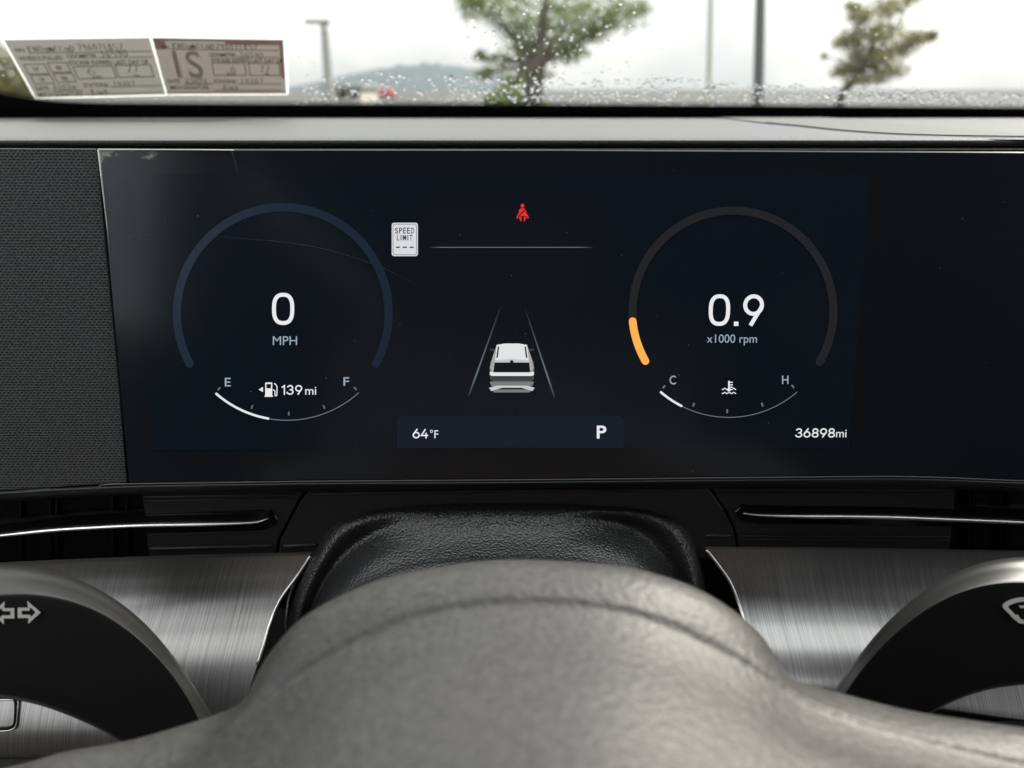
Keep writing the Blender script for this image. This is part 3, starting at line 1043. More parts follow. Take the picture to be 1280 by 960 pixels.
hp = crom([(x, y, 0) for x, y in hose], 40)
for i, p_ in enumerate(hp):
    t_ = (hp[min(i + 1, 39)] - hp[max(i - 1, 0)]).normalized(); n_ = Vector((-t_.y, t_.x, 0)) * 0.6
    hv += [(p_.x + n_.x, p_.y + n_.y), (p_.x - n_.x, p_.y - n_.y)]
for i in range(39):
    hf.append((2 * i, 2 * i + 1, 2 * i + 3, 2 * i + 2))
flat('pump_hose', hv, E['white'], pump, 0.0004, hf)
flat('pump_side_arrow', [(323.3, 486.9), (328.7, 483.6), (328.7, 490.1)], E['white'])

# right gauge: engine speed and coolant temperature
band('engine_speed_ring', E['grey_ring'], disp, 0.0003, 916.3, 388.8, 120.5, 130.6, 175, 390.5, rx=1.0)
band('engine_speed_arc', E['orange'], disp, 0.0005, 916.3, 388.8, 121.3, 130.9, 150.3, 174.2)
band('coolant_scale_line', E['thin'], disp, 0.0003, 911, 391, 130.2, 131.2, 49, 131, cap=False)
band('coolant_level_arc', E['white'], disp, 0.0004, 911, 391, 129.2, 132.0, 116.5, 131, cap=False)
for px, py in ((830, 483.6), (867, 506), (909, 514), (952.8, 505.6), (991, 483)):
    tick(911, 391, px, py, E['tick_warm'])
digits('engine_speed_digits', '0.9', 886, 954.8, 367.8, 407.3, 4.9, E['white'], lean=0.03, gap=0.26)
stext('engine_speed_unit', 'x1000 rpm', 883.7, 946.3, 418, 431.8, E['text'], shear=0.02)
stext('coolant_cold_mark', 'C', 837, 845, 469.5, 480.6, E['text'], 0.008)
stext('coolant_hot_mark', 'H', 977.6, 985.6, 469.5, 480, E['text'], 0.008)
digits('odometer_digits', '36898', 994.4, 1043.8, 535.3, 547, 1.6, E['white'], lean=0.06, gap=0.28)
stext('odometer_unit', 'mi', 1045.2, 1058.2, 537.2, 546.6, E['white'], shear=0.05)
therm = flat('coolant_icon', [(910.2, 476), (912.2, 476), (912.2, 487.2), (910.2, 487.2)], E['white'])
for i in range(3):
    flat('thermometer_mark', [(912.2, 477.3 + i * 3), (916, 477.3 + i * 3), (916, 478.6 + i * 3), (912.2, 478.6 + i * 3)], E['white'], therm, 0.0004)
cb = [(911.2 + 2.4 * math.cos(k * math.pi / 5), 487.2 + 2.2 * math.sin(k * math.pi / 5)) for k in range(10)]
flat('thermometer_bulb', cb, E['white'], therm, 0.00045)
for yy, xa, xb in ((486.2, 902.4, 909), (486.2, 913.6, 920), (491.2, 902.4, 920)):
    wv_, wf_ = [], []
    nn = 20
    for i in range(nn + 1):
        x = xa + (xb - xa) * i / nn
        y = yy + 0.8 * math.sin((x - 902) * 1.15)
        wv_ += [(x, y - 0.65), (x, y + 0.65)]
    for i in range(nn):
        wf_.append((2 * i, 2 * i + 1, 2 * i + 3, 2 * i + 2))
    flat('water_wave', wv_, E['white'], therm, 0.0004, wf_)

# middle of the screen
def rrect(x0, x1, y0, y1, r, bottom=True):
    out = []
    for cx, cy, a in ((x1 - r, y0 + r, -90), (x1 - r, y1 - r, 0), (x0 + r, y1 - r, 90), (x0 + r, y0 + r, 180)):
        if not bottom and cy > (y0 + y1) / 2:
            out.append((x1, y1) if cx > (x0 + x1) / 2 else (x0, y1)); continue
        for k in range(6):
            t_ = R(a + 18 * k)
            out.append((cx + r * math.cos(t_), cy + r * math.sin(t_)))
    return out
sign = flat('speed_limit_sign', rrect(489.6, 522.4, 278.4, 320.2, 3.2), E['sign'])
flat('sign_border', rrect(490.9, 521.1, 279.8, 318.8, 2.6), E['sign_grey'], sign, 0.0004)
flat('sign_face', rrect(491.7, 520.3, 280.6, 318.0, 2.2), E['sign'], sign, 0.0005)
for word, x, y0_, y1_ in (('SPEED', 493.8, 284.6, 291.9), ('LIMIT', 496.0, 293.5, 300.6)):
    for ch in word:
        wd_ = {'I': 1.1, 'M': 4.2, 'L': 3.2, 'T': 3.6}.get(ch, 3.7)
        stext('sign_letter', ch, x, x + wd_, y0_, y1_, E['sign_dark'], 0.012, sign, 0.0006)
        x += wd_ + (1.3 if word == 'SPEED' else 1.6)
for xa in (494.9, 503.4, 512):
    flat('sign_dash', [(xa, 308.3), (xa + 5.2, 308.3), (xa + 5.2, 309.9), (xa, 309.9)], E['sign_dark'], sign, 0.0006)
nn = 24
lv, lf, lc = [], [], []
for i in range(nn + 1):
    t_ = i / nn
    lv += [(536 + 206 * t_, 308.6), (536 + 206 * t_, 309.7)]
    lc += [0.6 * min(1, t_ * 12, (1 - t_) * 12)] * 2
for i in range(nn):
    lf.append((2 * i, 2 * i + 1, 2 * i + 3, 2 * i + 2))
flat('divider_line', lv, E['lane'], None, 0.0003, lf, lc)
for (xa, ya), (xb, yb_) in (((584.8, 498), (628.5, 376)), ((693.7, 498), (655, 382))):
    lv, lf, lc = [], [], []
    for i in range(nn + 1):
        t_ = i / nn
        x = xa + (xb - xa) * t_; y = ya + (yb_ - ya) * t_
        hw = 1.9 * (1 - t_) + 0.7 * t_
        lv += [(x - hw, y), (x, y), (x + hw, y)]
        f_ = min(1, t_ * 4) * min(1, (1 - t_) * 1.3)
        lc += [0, f_ * 0.95, 0]
    for i in range(nn):
        a = 3 * i
        lf += [(a, a + 1, a + 4, a + 3), (a + 1, a + 2, a + 5, a + 4)]
    flat('lane_line', lv, E['lane'], None, 0.0003, lf, lc)

# seat belt warning
belt = flat('seat_belt_warning', [(653.2 + 2.3 * math.cos(k * math.pi / 6), 257.2 + 2.5 * math.sin(k * math.pi / 6)) for k in range(12)], E['red'])
flat('belt_figure', [(651.4, 260.2), (655.0, 260.2), (657.4, 262.2), (658.6, 270.0), (648.0, 270.0), (649.0, 262.2)], E['red'], belt, 0.0003)
flat('belt_figure_arm', [(648.2, 266), (648.4, 270.2), (647.2, 273.4), (645.3, 272.4)], E['red'], belt, 0.0003)
flat('belt_figure_arm', [(658.3, 266), (661.2, 272.4), (659.4, 273.4), (658.1, 270.2)], E['red'], belt, 0.0003)
flat('belt_figure_leg', [(648.4, 270.9), (652.4, 270.9), (651.6, 274.2), (652.2, 276.4), (650.6, 276.4), (649.6, 273.6)], E['red'], belt, 0.0003)
flat('belt_figure_leg', [(654.2, 270.9), (658.2, 270.9), (657.0, 273.6), (656.0, 276.4), (654.4, 276.4), (655.0, 274.2)], E['red'], belt, 0.0003)
flat('belt_strap', [(656.6, 261.2), (657.4, 262.2), (649.2, 270.0), (648.2, 269.0)], E['black'], belt, 0.0005)

# car picture
car = flat('car_picture', [(612, 462), (613, 452), (616, 446), (619, 438), (622, 433.5), (630, 431), (650, 431), (658, 433.5), (661, 438), (664, 446), (667, 452), (668, 462), (667, 474), (663, 478), (617, 478), (613, 474)], E['g4'], off=0.0003)
ox = lambda L: [(x * 0.3437 + 480, y * 0.3437 + 240) for x, y in L]
flat('car_side', ox([(385, 640), (395, 600), (408, 562), (416, 560), (404, 622), (396, 660)]), E['g2'], car, 0.0004)
flat('car_side', ox([(545, 640), (535, 600), (522, 562), (514, 560), (526, 622), (534, 660)]), E['g2'], car, 0.0004)
flat('car_roof', ox([(410, 556), (440, 551), (490, 551), (520, 556), (527, 616), (465, 612), (403, 616)]), E['g0'], car, 0.0005)
flat('roof_rail', ox([(414, 562), (419, 562), (414, 602), (408, 604)]), E['black'], car, 0.0006)
flat('roof_rail', ox([(511, 562), (516, 562), (522, 604), (516, 602)]), E['black'], car, 0.0006)
flat('roof_spoiler', ox([(403, 612), (465, 606), (527, 612), (528, 622), (402, 622)]), E['g1'], car, 0.0006)
flat('roof_antenna', ox([(459, 612), (470, 612), (471, 624), (458, 624)]), E['black'], car, 0.0007)
flat('rear_window', ox([(402, 620), (528, 620), (532, 655), (398, 655)]), E['black'], car, 0.0007)
flat('tail_panel', ox([(386, 652), (400, 656), (530, 656), (544, 652), (546, 664), (538, 669), (392, 669), (384, 664)]), E['g0'], car, 0.0008)
flat('tail_lower', ox([(388, 669), (542, 669), (540, 686), (390, 686)]), E['g5'], car, 0.0006)
flat('bumper', ox([(384, 690), (546, 690), (540, 704), (520, 712), (410, 712), (390, 704)]), E['g3'], car, 0.0006)
flat('bumper_shine', ox([(382, 712), (410, 704), (520, 704), (548, 712), (540, 724), (500, 712), (430, 712), (390, 724)]), E['g1'], car, 0.0007)
flat('bumper_valance', ox([(392, 718), (538, 718), (530, 729), (400, 729)]), E['g3'], car, 0.00065)
flat('door_mirror', ox([(383, 570), (402, 570), (402, 577), (388, 578)]), E['g5'], car, 0.0005)
flat('door_mirror', ox([(528, 570), (547, 570), (542, 578), (528, 577)]), E['g5'], car, 0.0005)

bar = flat('status_bar', rrect(496.5, 779.5, 520, 559.8, 7, bottom=False), E['bar_edge'], off=0.0002)
flat('bar_face', rrect(497.3, 778.7, 520.9, 559.8, 6.6, bottom=False), E['bar'], bar, 0.0003)
digits('temperature_digits', '64', 515.7, 535.2, 536, 548, 1.7, E['white'], gap=0.24)
stext('temperature_unit', '°F', 537.6, 547.8, 537.2, 547.8, E['white'])
stext('gear_letter', 'P', 746, 757.9, 532, 548.2, E['white'], 0.02)

# worn clear film over the screen's corner, scratches and dust
def film_mat():
    m = bpy.data.materials.new('worn clear film')
    m.use_nodes = True
    t = m.node_tree
    t.nodes.remove(t.nodes['Principled BSDF'])
    tr = t.nodes.new('ShaderNodeBsdfTransparent')
    d = t.nodes.new('ShaderNodeBsdfDiffuse'); d.inputs['Color'].default_value = (0.5, 0.5, 0.48, 1)
    at_ = t.nodes.new('ShaderNodeAttribute'); at_.attribute_name = 'fade'
    c = t.nodes.new('ShaderNodeTexCoord')
    mp = t.nodes.new('ShaderNodeMapping'); mp.inputs['Scale'].default_value = (500, 900, 900)
    n = t.nodes.new('ShaderNodeTexNoise'); n.inputs['Scale'].default_value = 1; n.inputs['Detail'].default_value = 4
    t.links.new(c.outputs['Object'], mp.inputs['Vector']); t.links.new(mp.outputs['Vector'], n.inputs['Vector'])
    mr = t.nodes.new('ShaderNodeMath'); mr.operation = 'ADD'
    t.links.new(n.outputs['Fac'], mr.inputs[0]); t.links.new(at_.outputs['Fac'], mr.inputs[1])
    mr2 = t.nodes.new('ShaderNodeMapRange'); mr2.inputs['From Min'].default_value = 0.9; mr2.inputs['From Max'].default_value = 1.25
    mr2.inputs['To Max'].default_value = 0.75
    t.links.new(mr.outputs[0], mr2.inputs['Value'])
    mxs = t.nodes.new('ShaderNodeMixShader')
    t.links.new(mr2.outputs['Result'], mxs.inputs['Fac'])
    t.links.new(tr.outputs['BSDF'], mxs.inputs[1]); t.links.new(d.outputs['BSDF'], mxs.inputs[2])
    t.links.new(mxs.outputs['Shader'], t.nodes['Material Output'].inputs['Surface'])
    return m
M['film'] = film_mat()
fv, ff, fc = [], [], []
NX, NY = 36, 36
for i in range(NX + 1):
    for j in range(NY + 1):
        u, v = i / NX, j / NY
        x = 123.5 + 170 * u + 14 * v; y = 186.8 + 130 * v
        fv.append((x, y))
        top = max(0, 1 - v / 0.14) * (1 - u) ** 0.8
        left = max(0, 1 - u / 0.035) * max(0, 1 - v / 0.5)
        corner = max(0, 1 - math.hypot(u / 0.16, v / 0.16))
        sm = max(0, 1 - math.hypot((x - 188) / 16, (y - 197) / 8)) * 0.55
        fc.append(min(0.75, 0.55 * top + 0.6 * left + 0.6 * corner + sm))
for i in range(NX):
    for j in range(NY):
        a = i * (NY + 1) + j
        ff.append((a, a + 1, a + NY + 2, a + NY + 1))
film = flat('worn_film', fv, M['film'], None, 0.0002, ff, fc)
tube('film_edge_glint', [DISP.at(x, y, 0.0002) for x, y in ((123, 187), (128, 232), (133, 275), (137.5, 312))], [0.0004, 0.00035, 0.00025, 0.0001], M['print'], film, seg=6)  # pale strips paint the glint along the film's edges
tube('film_edge_glint', [DISP.at(x, y, 0.0002) for x, y in ((123, 187), (180, 187.2), (240, 187.4), (292, 187.8))], [0.0004, 0.0003, 0.0003, 0.0002], M['print'], film, seg=6)
scr = mat('fine scratch', (0.12, 0.125, 0.135), 0.4)
def scratch(pts, r):
    tube('scratch', [DISP.at(x, y, 0.00025) for x, y in pts], r, scr, disp, seg=4, n=40, flat=0.4)
scratch([(250, 293), (300, 298), (350, 302), (400, 310), (450, 324), (490, 340), (520, 356)], [0.00003, 0.00006, 0.00009, 0.0001, 0.00008, 0.00009, 0.00003])
scratch([(290, 190), (294, 202), (297, 214)], [0.0001, 0.00009, 0.00003])
scratch([(145, 299), (165, 297), (190, 293)], [0.00003, 0.0001, 0.00003])
uv_, uf_ = [], []
rd = random.Random(11)
for i in range(90):
    x, y = rd.uniform(150, 1270), rd.uniform(195, 592)
    r = rd.choice((0.00008, 0.0001, 0.00012, 0.00018)) * rd.uniform(.7, 1.2)
    c = DISP.at(x, y, 0.0007)
    b0 = len(uv_)
    for k in range(5):
        th = k * 1.2566 + rd.random()
        uv_.append(c + Vector((1, 0, 0)) * r * math.cos(th) * rd.uniform(.5, 1.6) + Vector((0, math.sin(LEAN), math.cos(LEAN))) * r * math.sin(th))
    uf_.append(tuple(range(b0, b0 + 5)))
tag(mesh('dust', uv_, uf_, mat('pale dust', (0.35, 0.35, 0.34), 0.9), disp), kind='stuff')

# ------------------------------------------------------------------ fabric speaker panel left of the display
FAB = Plane(DISP.p - DISP.n * 0.001, DISP.n)
sp = empty('speaker_panel', FAB.at(80, 608), 'black woven fabric panel left of the display', 'fabric panel')
fo = [(-160, 184), (121, 185.5), (126, 240), (137.5, 360), (149, 480), (159.5, 604), (128, 605.5), (60, 610), (0, 613.5), (-160, 622)]
NXF = 24
ov = slab('fabric', fo, FAB, 0.006, M['fabric'], sp, bevel=0.0004)
me = ov.data
l = me.uv_layers.new(name='UVMap')
base = wloc(ov)
for poly in me.polygons:
    for li in poly.loop_indices:
        c = me.vertices[me.loops[li].vertex_index].co + base
        l.data[li].uv = (c.x, c.z / math.cos(LEAN))
tube('panel_seam', [FAB.at(x, y, 0.0004) for x, y in ((121.5, 185.5), (126.5, 240), (138, 360), (149.5, 480), (160, 604))], 0.0005, M['deep_black'], sp, seg=6)
tube('lower_trim', [FAB.at(x, y, 0.0002) for x, y in ((-160, 625), (0, 616.5), (30, 614.3), (60, 612.3), (66, 613.6), (95, 612), (124, 610), (127, 607))], 0.0006, M['lip_glint'], sp, seg=6)

# ------------------------------------------------------------------ trim band, vents and gaps below the display
VENT = Plane(P(640, 650, 0.336), (0, -math.cos(R(6)), math.sin(R(6))))
tb = empty('vent_trim', VENT.at(640, 690), 'black plastic trim band between the display and the steering column', 'trim panel')
lipc = [(-160, 621), (0, 615), (60, 611.5), (124, 608.5), (200, 606), (400, 603), (640, 601.5), (1000, 598), (1140, 597.5), (1280, 602.5), (1420, 607)]
def lifted(c, dy, d):
    return [(x, y + dy, d) for x, y in c]
dl = DISP.at(640, 601)
dd = (dl - CAM).dot(FW)
loft('display_housing', [lifted(lipc, -3, dd + 0.006), lifted(lipc, 0.3, dd + 0.0005), lifted(lipc, 4, dd + 0.0006), lifted(lipc, 9, dd + 0.006), lifted(lipc, 13, dd + 0.016)], M['plastic'], tb, nu=90, k=4)
# black backing behind all gaps
slab('backing', [(-200, 590), (1480, 590), (1480, 760), (-200, 760)], VENT, 0.004, M['deep_black'], tb, off=-0.006)
gapL = [(385.5, 611), (372, 630.5), (359, 655), (349, 675), (344.5, 704)]
gapR = [(883, 605), (896, 622.6), (909, 642), (919, 665), (925, 698)]
slab('centre_panel', [(gapL[0][0] + 3, 609)] + [(x + 5, y) for x, y in []] + [(640, 606), (880, 604)] + [(x - 1.6, y) for x, y in gapR[1:]] + [(x + 1.6, y) for x, y in reversed(gapL[1:])], VENT, 0.003, M['plastic'], tb, bevel=0.0005)
def ridge(p0, p1, parent, r=0.0007, m='plastic', name='ridge', off=0.0003):
    a = VENT.at(*p0, off); b = VENT.at(*p1, off)
    tube(name, [a, a.lerp(b, 0.02), a.lerp(b, 0.5), a.lerp(b, 0.98), b], [r * 0.3, r, r, r, r * 0.3], M[m], parent, seg=8)
ridge((388, 617.5), (640, 613.5), tb); ridge((640, 613.5), (878, 612), tb)
ridge((354, 682.5), (396, 681), tb, 0.0009, 'plastic'); ridge((882, 669.5), (913, 669.5), tb, 0.0009)

def make_vent(label, side, panel, slot, strip, ridges, vanes, rad):
    root = empty('air_vent', VENT.at(sum(p[0] for p in panel) / len(panel), 690), label, 'air vent', 'slim air vents in the dash')
    slab('vent_panel', panel, VENT, 0.004, M['plastic'], root, bevel=0.0005, off=-0.0002)
    slab('strip_pocket', slot, VENT, 0.0006, M['gloss_black'], root, bevel=0.0003, off=0.0004)
    # louvre with a matte black top and a satin chrome front edge
    pw = crom([tuple(VENT.at(x, y, 0.0045)) for x, y in strip], 60)
    tube('chrome_strip', pw, [rad * min(1, 0.25 + 3.5 * min(i, 59 - i) / 59) for i in range(60)], M['chrome'], root, seg=12, flat=0.62)
    lv_, lf_ = [], []
    for i, v in enumerate(pw):
        lv_ += [v + Vector((0, 0.0004, 0.0009)), v + Vector((0, 0.012, 0.0032)), v + Vector((0, 0.012, 0.0015)), v + Vector((0, 0.0004, -0.0009))]
    for i in range(59):
        for k in range(4):
            k2 = (k + 1) % 4
            lf_.append((4 * i + k, 4 * i + k2, 4 * i + 4 + k2, 4 * i + 4 + k))
    mesh('louvre', lv_, lf_, M['stalk_face'], root, smooth=False)
    for p0, p1, r in ridges:
        ridge(p0, p1, root, r)
    for x in vanes:
        a = [VENT.at(x - 1.2, 612, -0.004), VENT.at(x + 1.2, 612, -0.004), VENT.at(x + 1.2, 700, -0.004), VENT.at(x - 1.2, 700, -0.004)]
        b = [v + Vector((0, 0.005, 0)) for v in a]
        mesh('vane', a + b, [(0, 1, 2, 3), (7, 6, 5, 4), (0, 4, 5, 1), (1, 5, 6, 2), (2, 6, 7, 3), (3, 7, 4, 0)], M['stalk_face'], root)
    return root

make_vent('slim black air vent with bright strip below the fabric panel', -1,
    [(177, 614), (300, 611), (382, 609)] + [(x - 1.6, y) for x, y in gapL[1:]] + [(300, 706), (187, 708), (184, 680), (180, 640)],
    [(181, 643), (260, 640), (325, 637.5), (336, 639), (344, 644), (347, 650), (344, 656), (336, 661), (325, 663), (260, 665), (182, 667)],
    [(-60, 676), (0, 669), (66, 662), (131, 658), (180, 656), (246, 655), (295, 654), (321, 652.5), (335, 648)],
    [((180, 621), (371, 618.5), 0.0006), ((180, 626), (366, 623.5), 0.0005), ((184, 668), (330, 664), 0.0004), ((186, 686), (340, 682), 0.0009)],
    (25, 62, 70, 140, 158), 0.0016)
make_vent('slim black air vent with bright strip nearer the wiper stalk', 1,
    [(885, 604)] + [(x + 1.6, y) for x, y in gapR[1:]] + [(960, 700), (1184, 702), (1188, 680), (1193, 640), (1194, 605), (1040, 601)],
    [(1192, 637), (1120, 634), (960, 632.5), (935, 632), (925, 634.5), (919, 640), (922, 648), (932, 653), (950, 655), (1060, 656), (1190, 659)],
    [(929, 641.5), (948, 643.8), (991, 645), (1057, 645.3), (1122, 646.5), (1188, 649), (1280, 652.5), (1350, 656)],
    [((898, 612), (1190, 613), 0.0006), ((901, 616.5), (1190, 617), 0.0005), ((925, 670), (1187, 671), 0.0006), ((928, 674), (1187, 675), 0.0004)],
    (1212, 1218, 1252, 1262), 0.0016)

# ------------------------------------------------------------------ brushed metal lower panels
def metal_panel(label, topc, rows, edgec, bottom_seam):
    root = empty('brushed_panel', P(*rows[-1][len(rows[-1]) // 2]), label, 'metal panel', 'brushed metal dash panels')
    mf = loft('metal_face', rows, M['brushed'], root, nu=90, k=8)
    kx = 0.42 if edgec[0][0] < 640 else -0.30
    for d_ in mf.data.uv_layers[0].data:          # brushing runs at a slant near the top and straight below
        d_.uv = (d_.uv[0] + kx * 0.018 * (1 - math.exp(-d_.uv[1] / 0.018)), d_.uv[1])
    tube('polished_edge', [P(*v) for v in edgec], 0.0007, M['chrome'], root, seg=8, n=40)
    return root
def rowL(y0, y1, x1, d, d1=None):
    return [(-160, y0, d), (0, y0 + (y1 - y0) * 0.45, d), ((0 + x1) / 2, y0 + (y1 - y0) * 0.8, d), (x1, y1, d if d1 is None else d1)]
rowsL = [rowL(714, 690, 391, 0.3376), rowL(722, 697, 386, 0.338), rowL(746, 721, 371, 0.338), rowL(778, 752, 350, 0.3365), rowL(815, 785, 335, 0.331), rowL(850, 830, 322, 0.3225), rowL(890, 880, 306, 0.3165), rowL(925, 920, 300, 0.3135), rowL(946, 950, 300, 0.3145), rowL(952, 960, 300, 0.324)]
pl = metal_panel('brushed metal dash panel beside the turn signal stalk', None, rowsL, [(388, 695.5, .3378), (371, 721, .3378), (354, 744, .3368), (344, 763, .3350), (336, 783, .3310), (329, 808, .3262), (322, 830, .3222)], None)
seam = crom([(-40, 872, 0), (10, 872, 0), (17, 873, 0), (19.5, 877, 0), (19.5, 890, 0), (18, 905, 0), (14, 909, 0), (4, 911, 0), (-40, 912, 0)], 40)
sw = [P(v.x, v.y, 0.3148 + (890 - v.y) * 0.00009) for v in seam]
tube('button_seam', sw, 0.0006, M['deep_black'], pl, seg=6)
tube('button_glint', [v + Vector((0.0005, -0.0004, -0.0007)) for v in sw], 0.0003, M['chrome'], pl, seg=6)
def rowR(y0, y1, x0, d):
    return [(x0, y0, d), (x0 + (1280 - x0) * 0.35, y0 + (y1 - y0) * 0.2, d), (1280, y1, d), (1440, y1 + (y1 - y0) * 0.5, d)]
rowsR = [rowR(683, 688, 880, 0.3376), rowR(688, 693, 884, 0.338), rowR(712, 718, 902, 0.338), rowR(744, 750, 919, 0.3365), rowR(778, 786, 930, 0.331), rowR(812, 826, 940, 0.3230), rowR(842, 868, 950, 0.3180), rowR(860, 896, 955, 0.3150), rowR(868, 902, 955, 0.3160), rowR(872, 906, 955, 0.325)]
pr = metal_panel('brushed metal dash panel beside the wiper stalk', None, rowsR, [(883, 687.5, .3378), (899, 708, .338), (912.5, 728, .3373), (922, 751, .3358), (930.5, 777, .331), (936, 800, .3260)], None)
# dark knee panel under both
kp = mesh('knee_panel', [P(-200, 940, .316), P(1480, 895, .316), P(1480, 1200, .30), P(-200, 1200, .30)] + [P(-200, 940, .33), P(1480, 895, .33), P(1480, 1200, .32), P(-200, 1200, .32)], [(3, 2, 1, 0), (4, 5, 6, 7), (0, 1, 5, 4), (2, 3, 7, 6)], M['plastic'], at=P(640, 1100, .31))
tag(kp, 'dark plastic panel low under the brushed metal', 'knee panel')

# ------------------------------------------------------------------ leather steering column shroud
sh = empty('column_shroud', P(625, 800, 0.30), 'black grained leather hood over the steering column below the display', 'column shroud')
o_ = [(352, 830), (356, 790), (363, 753), (377, 716), (391, 688), (410, 657), (434, 641), (471, 631), (527, 625), (621, 622.5), (715, 624.5), (785, 629), (827, 636), (855, 650), (870, 674), (877, 702), (882, 737), (888, 800)]
v_ = [(378, 830), (382, 790), (391, 757), (406, 725), (427, 695), (457, 671), (499, 655), (556, 649), (630, 647.5), (724, 649), (776, 655), (811, 671), (833, 697), (850, 727), (858, 757), (864, 800)]
s_ = [(388, 835), (394, 800), (404, 768), (428, 733), (468, 700), (520, 684), (580, 678), (635, 677), (700, 678), (755, 684), (796, 702), (824, 730), (838, 765), (848, 810)]
t_ = [(395, 850), (404, 815), (420, 780), (450, 748), (500, 724), (560, 713), (635, 710), (710, 713), (760, 722), (795, 748), (815, 780), (830, 830)]
b_ = [(410, 880), (420, 850), (440, 820), (480, 790), (540, 770), (635, 765), (720, 770), (770, 790), (800, 820), (815, 860)]
def ring(c, d):
    return [(x, y, d) for x, y in c]
def mixc(a, b, t, d):
    A = crom(ring(a, 0), 60); B = crom(ring(b, 0), 60)
    return [(p.x * (1 - t) + q.x * t, p.y * (1 - t) + q.y * t, d(i / 59) if callable(d) else d) for i, (p, q) in enumerate(zip(A, B))]
def val(mid, corner):
    """depth along a rim: corner value at the two corners, mid value in the middle"""
    return lambda t: mid + (corner - mid) * min(1, max(0, (abs(t - 0.5) - 0.10) / 0.14)) ** 1.5
loft('leather_cover', [mixc(o_, v_, -0.10, 0.362), mixc(o_, v_, 0.0, 0.343), mixc(o_, v_, 0.22, 0.3345), mixc(o_, v_, 0.55, val(0.331, 0.3310)), mixc(o_, v_, 1.0, val(0.3275, 0.3345)), mixc(v_, s_, 0.45, val(0.3250, 0.3290)), mixc(v_, s_, 1.0, val(0.3205, 0.3200)), mixc(s_, t_, 0.5, 0.3145), ring(t_, 0.3085), ring(b_, 0.297)], M['leather'], sh, nu=120, k=6)
tube('welt_seam', [P(*v) for v in ((386, 697, .342), (372, 722, .339), (362, 745, .336), (358, 770, .332), (357, 795, .330))], 0.0006, M['leather'], sh, seg=6, n=30)

# ------------------------------------------------------------------ stalks
def even(c, n=60, it=60):
    """resample an outline and take the wobble out of it"""
    q = crom([(x, y, 0) for x, y in c], n)
    for _ in range(it):
        q = [q[0]] + [q[i] * 0.5 + (q[i - 1] + q[i + 1]) * 0.25 for i in range(1, n - 1)] + [q[-1]]
    return [(v.x, v.y) for v in q]
def make_stalk(name, label, cat, outer, face, lower, d):
    outer, face, lower = even(outer), even(face), even(lower)
    root = empty(name, P(*lower[len(lower) // 2], d), label, cat, 'steering column stalks')
    oz = [(x, y, d + 0.013) for x, y in outer]
    back = [(x, y + 3, d + 0.030) for x, y in outer]
    q1 = mixc(outer, face, 0.40, d + 0.0065)
    q2 = mixc(outer, face, 0.80, d + 0.0018)
    fz = mixc(outer, face, 1.06, d)
    mid = mixc(face, lower, 0.5, d + 0.0003)
    l1 = mixc(face, lower, 0.97, d + 0.0004)
    l2 = [(x, y, d + 0.0022) for x, y in lower]
    l3 = [(x, y - 2, d + 0.024) for x, y in lower]
    loft('lever', [back, oz, q1, q2, mixc(outer, face, 1.0, d + 0.0003)], M['stalk'], root, nu=90, k=5)
    loft('front_face', [mixc(outer, face, 1.0, d + 0.0003), fz, mid, l1, l2, l3], M['stalk_face'], root, nu=90, k=5)
    return root
oL = [(-90, 722), (-40, 705), (0, 702), (28, 704), (56, 708.5), (84, 715), (112, 726.5), (141, 742), (169, 763), (197, 791), (225, 828), (247, 864), (267, 895), (300, 955)]
fL = [(-90, 762), (-40, 750), (0, 743), (17, 741.5), (42, 742), (70, 746), (98, 753), (127, 766), (155, 783), (183, 808), (211, 839), (231, 866), (247, 894), (270, 955)]
bL = [(-90, 862), (-40, 866), (0, 870), (28, 873), (56, 880), (84, 891), (112, 904), (135, 914), (156, 926), (185, 955)]
st = make_stalk('turn_signal_stalk', 'black turn signal stalk with white arrow icons', 'stalk', oL, fL, bL, 0.262)
oR = [(1370, 712), (1320, 697), (1280, 692), (1241, 696), (1212, 705), (1182, 717), (1152, 738), (1132, 754), (1108, 775), (1090, 793), (1075, 817), (1060, 840), (1041, 863), (1005, 920)]
fR = [(1370, 745), (1320, 732), (1280, 727), (1241, 729), (1212, 736), (1182, 747), (1152, 766), (1123, 790), (1102, 808), (1084, 831), (1066, 855), (1054, 870), (1030, 920)]
bR = [(1370, 850), (1320, 851), (1280, 854), (1241, 858), (1212, 866), (1185, 877), (1164, 889), (1120, 920)]
sr = make_stalk('wiper_stalk', 'black wiper stalk with pale wiper icon', 'stalk', oR, fR, bR, 0.262)

def icon(name, pts, parent, d, hole=None):
    dz = 0.0012
    pts = [tuple(p) for p in pts]
    if hole:
        k = len(pts)
        vs_ = [P(x, y, d - dz) for x, y in pts] + [P(x, y, d - dz) for x, y in hole]
        fs_ = [(i, (i + 1) % k, k + (i + 1) % k, k + i) for i in range(k)]
        return mesh(name, vs_, fs_, M['print'], parent)
    return mesh(name, [P(x, y, d - dz) for x, y in pts], [tuple(range(len(pts)))], M['print'], parent)
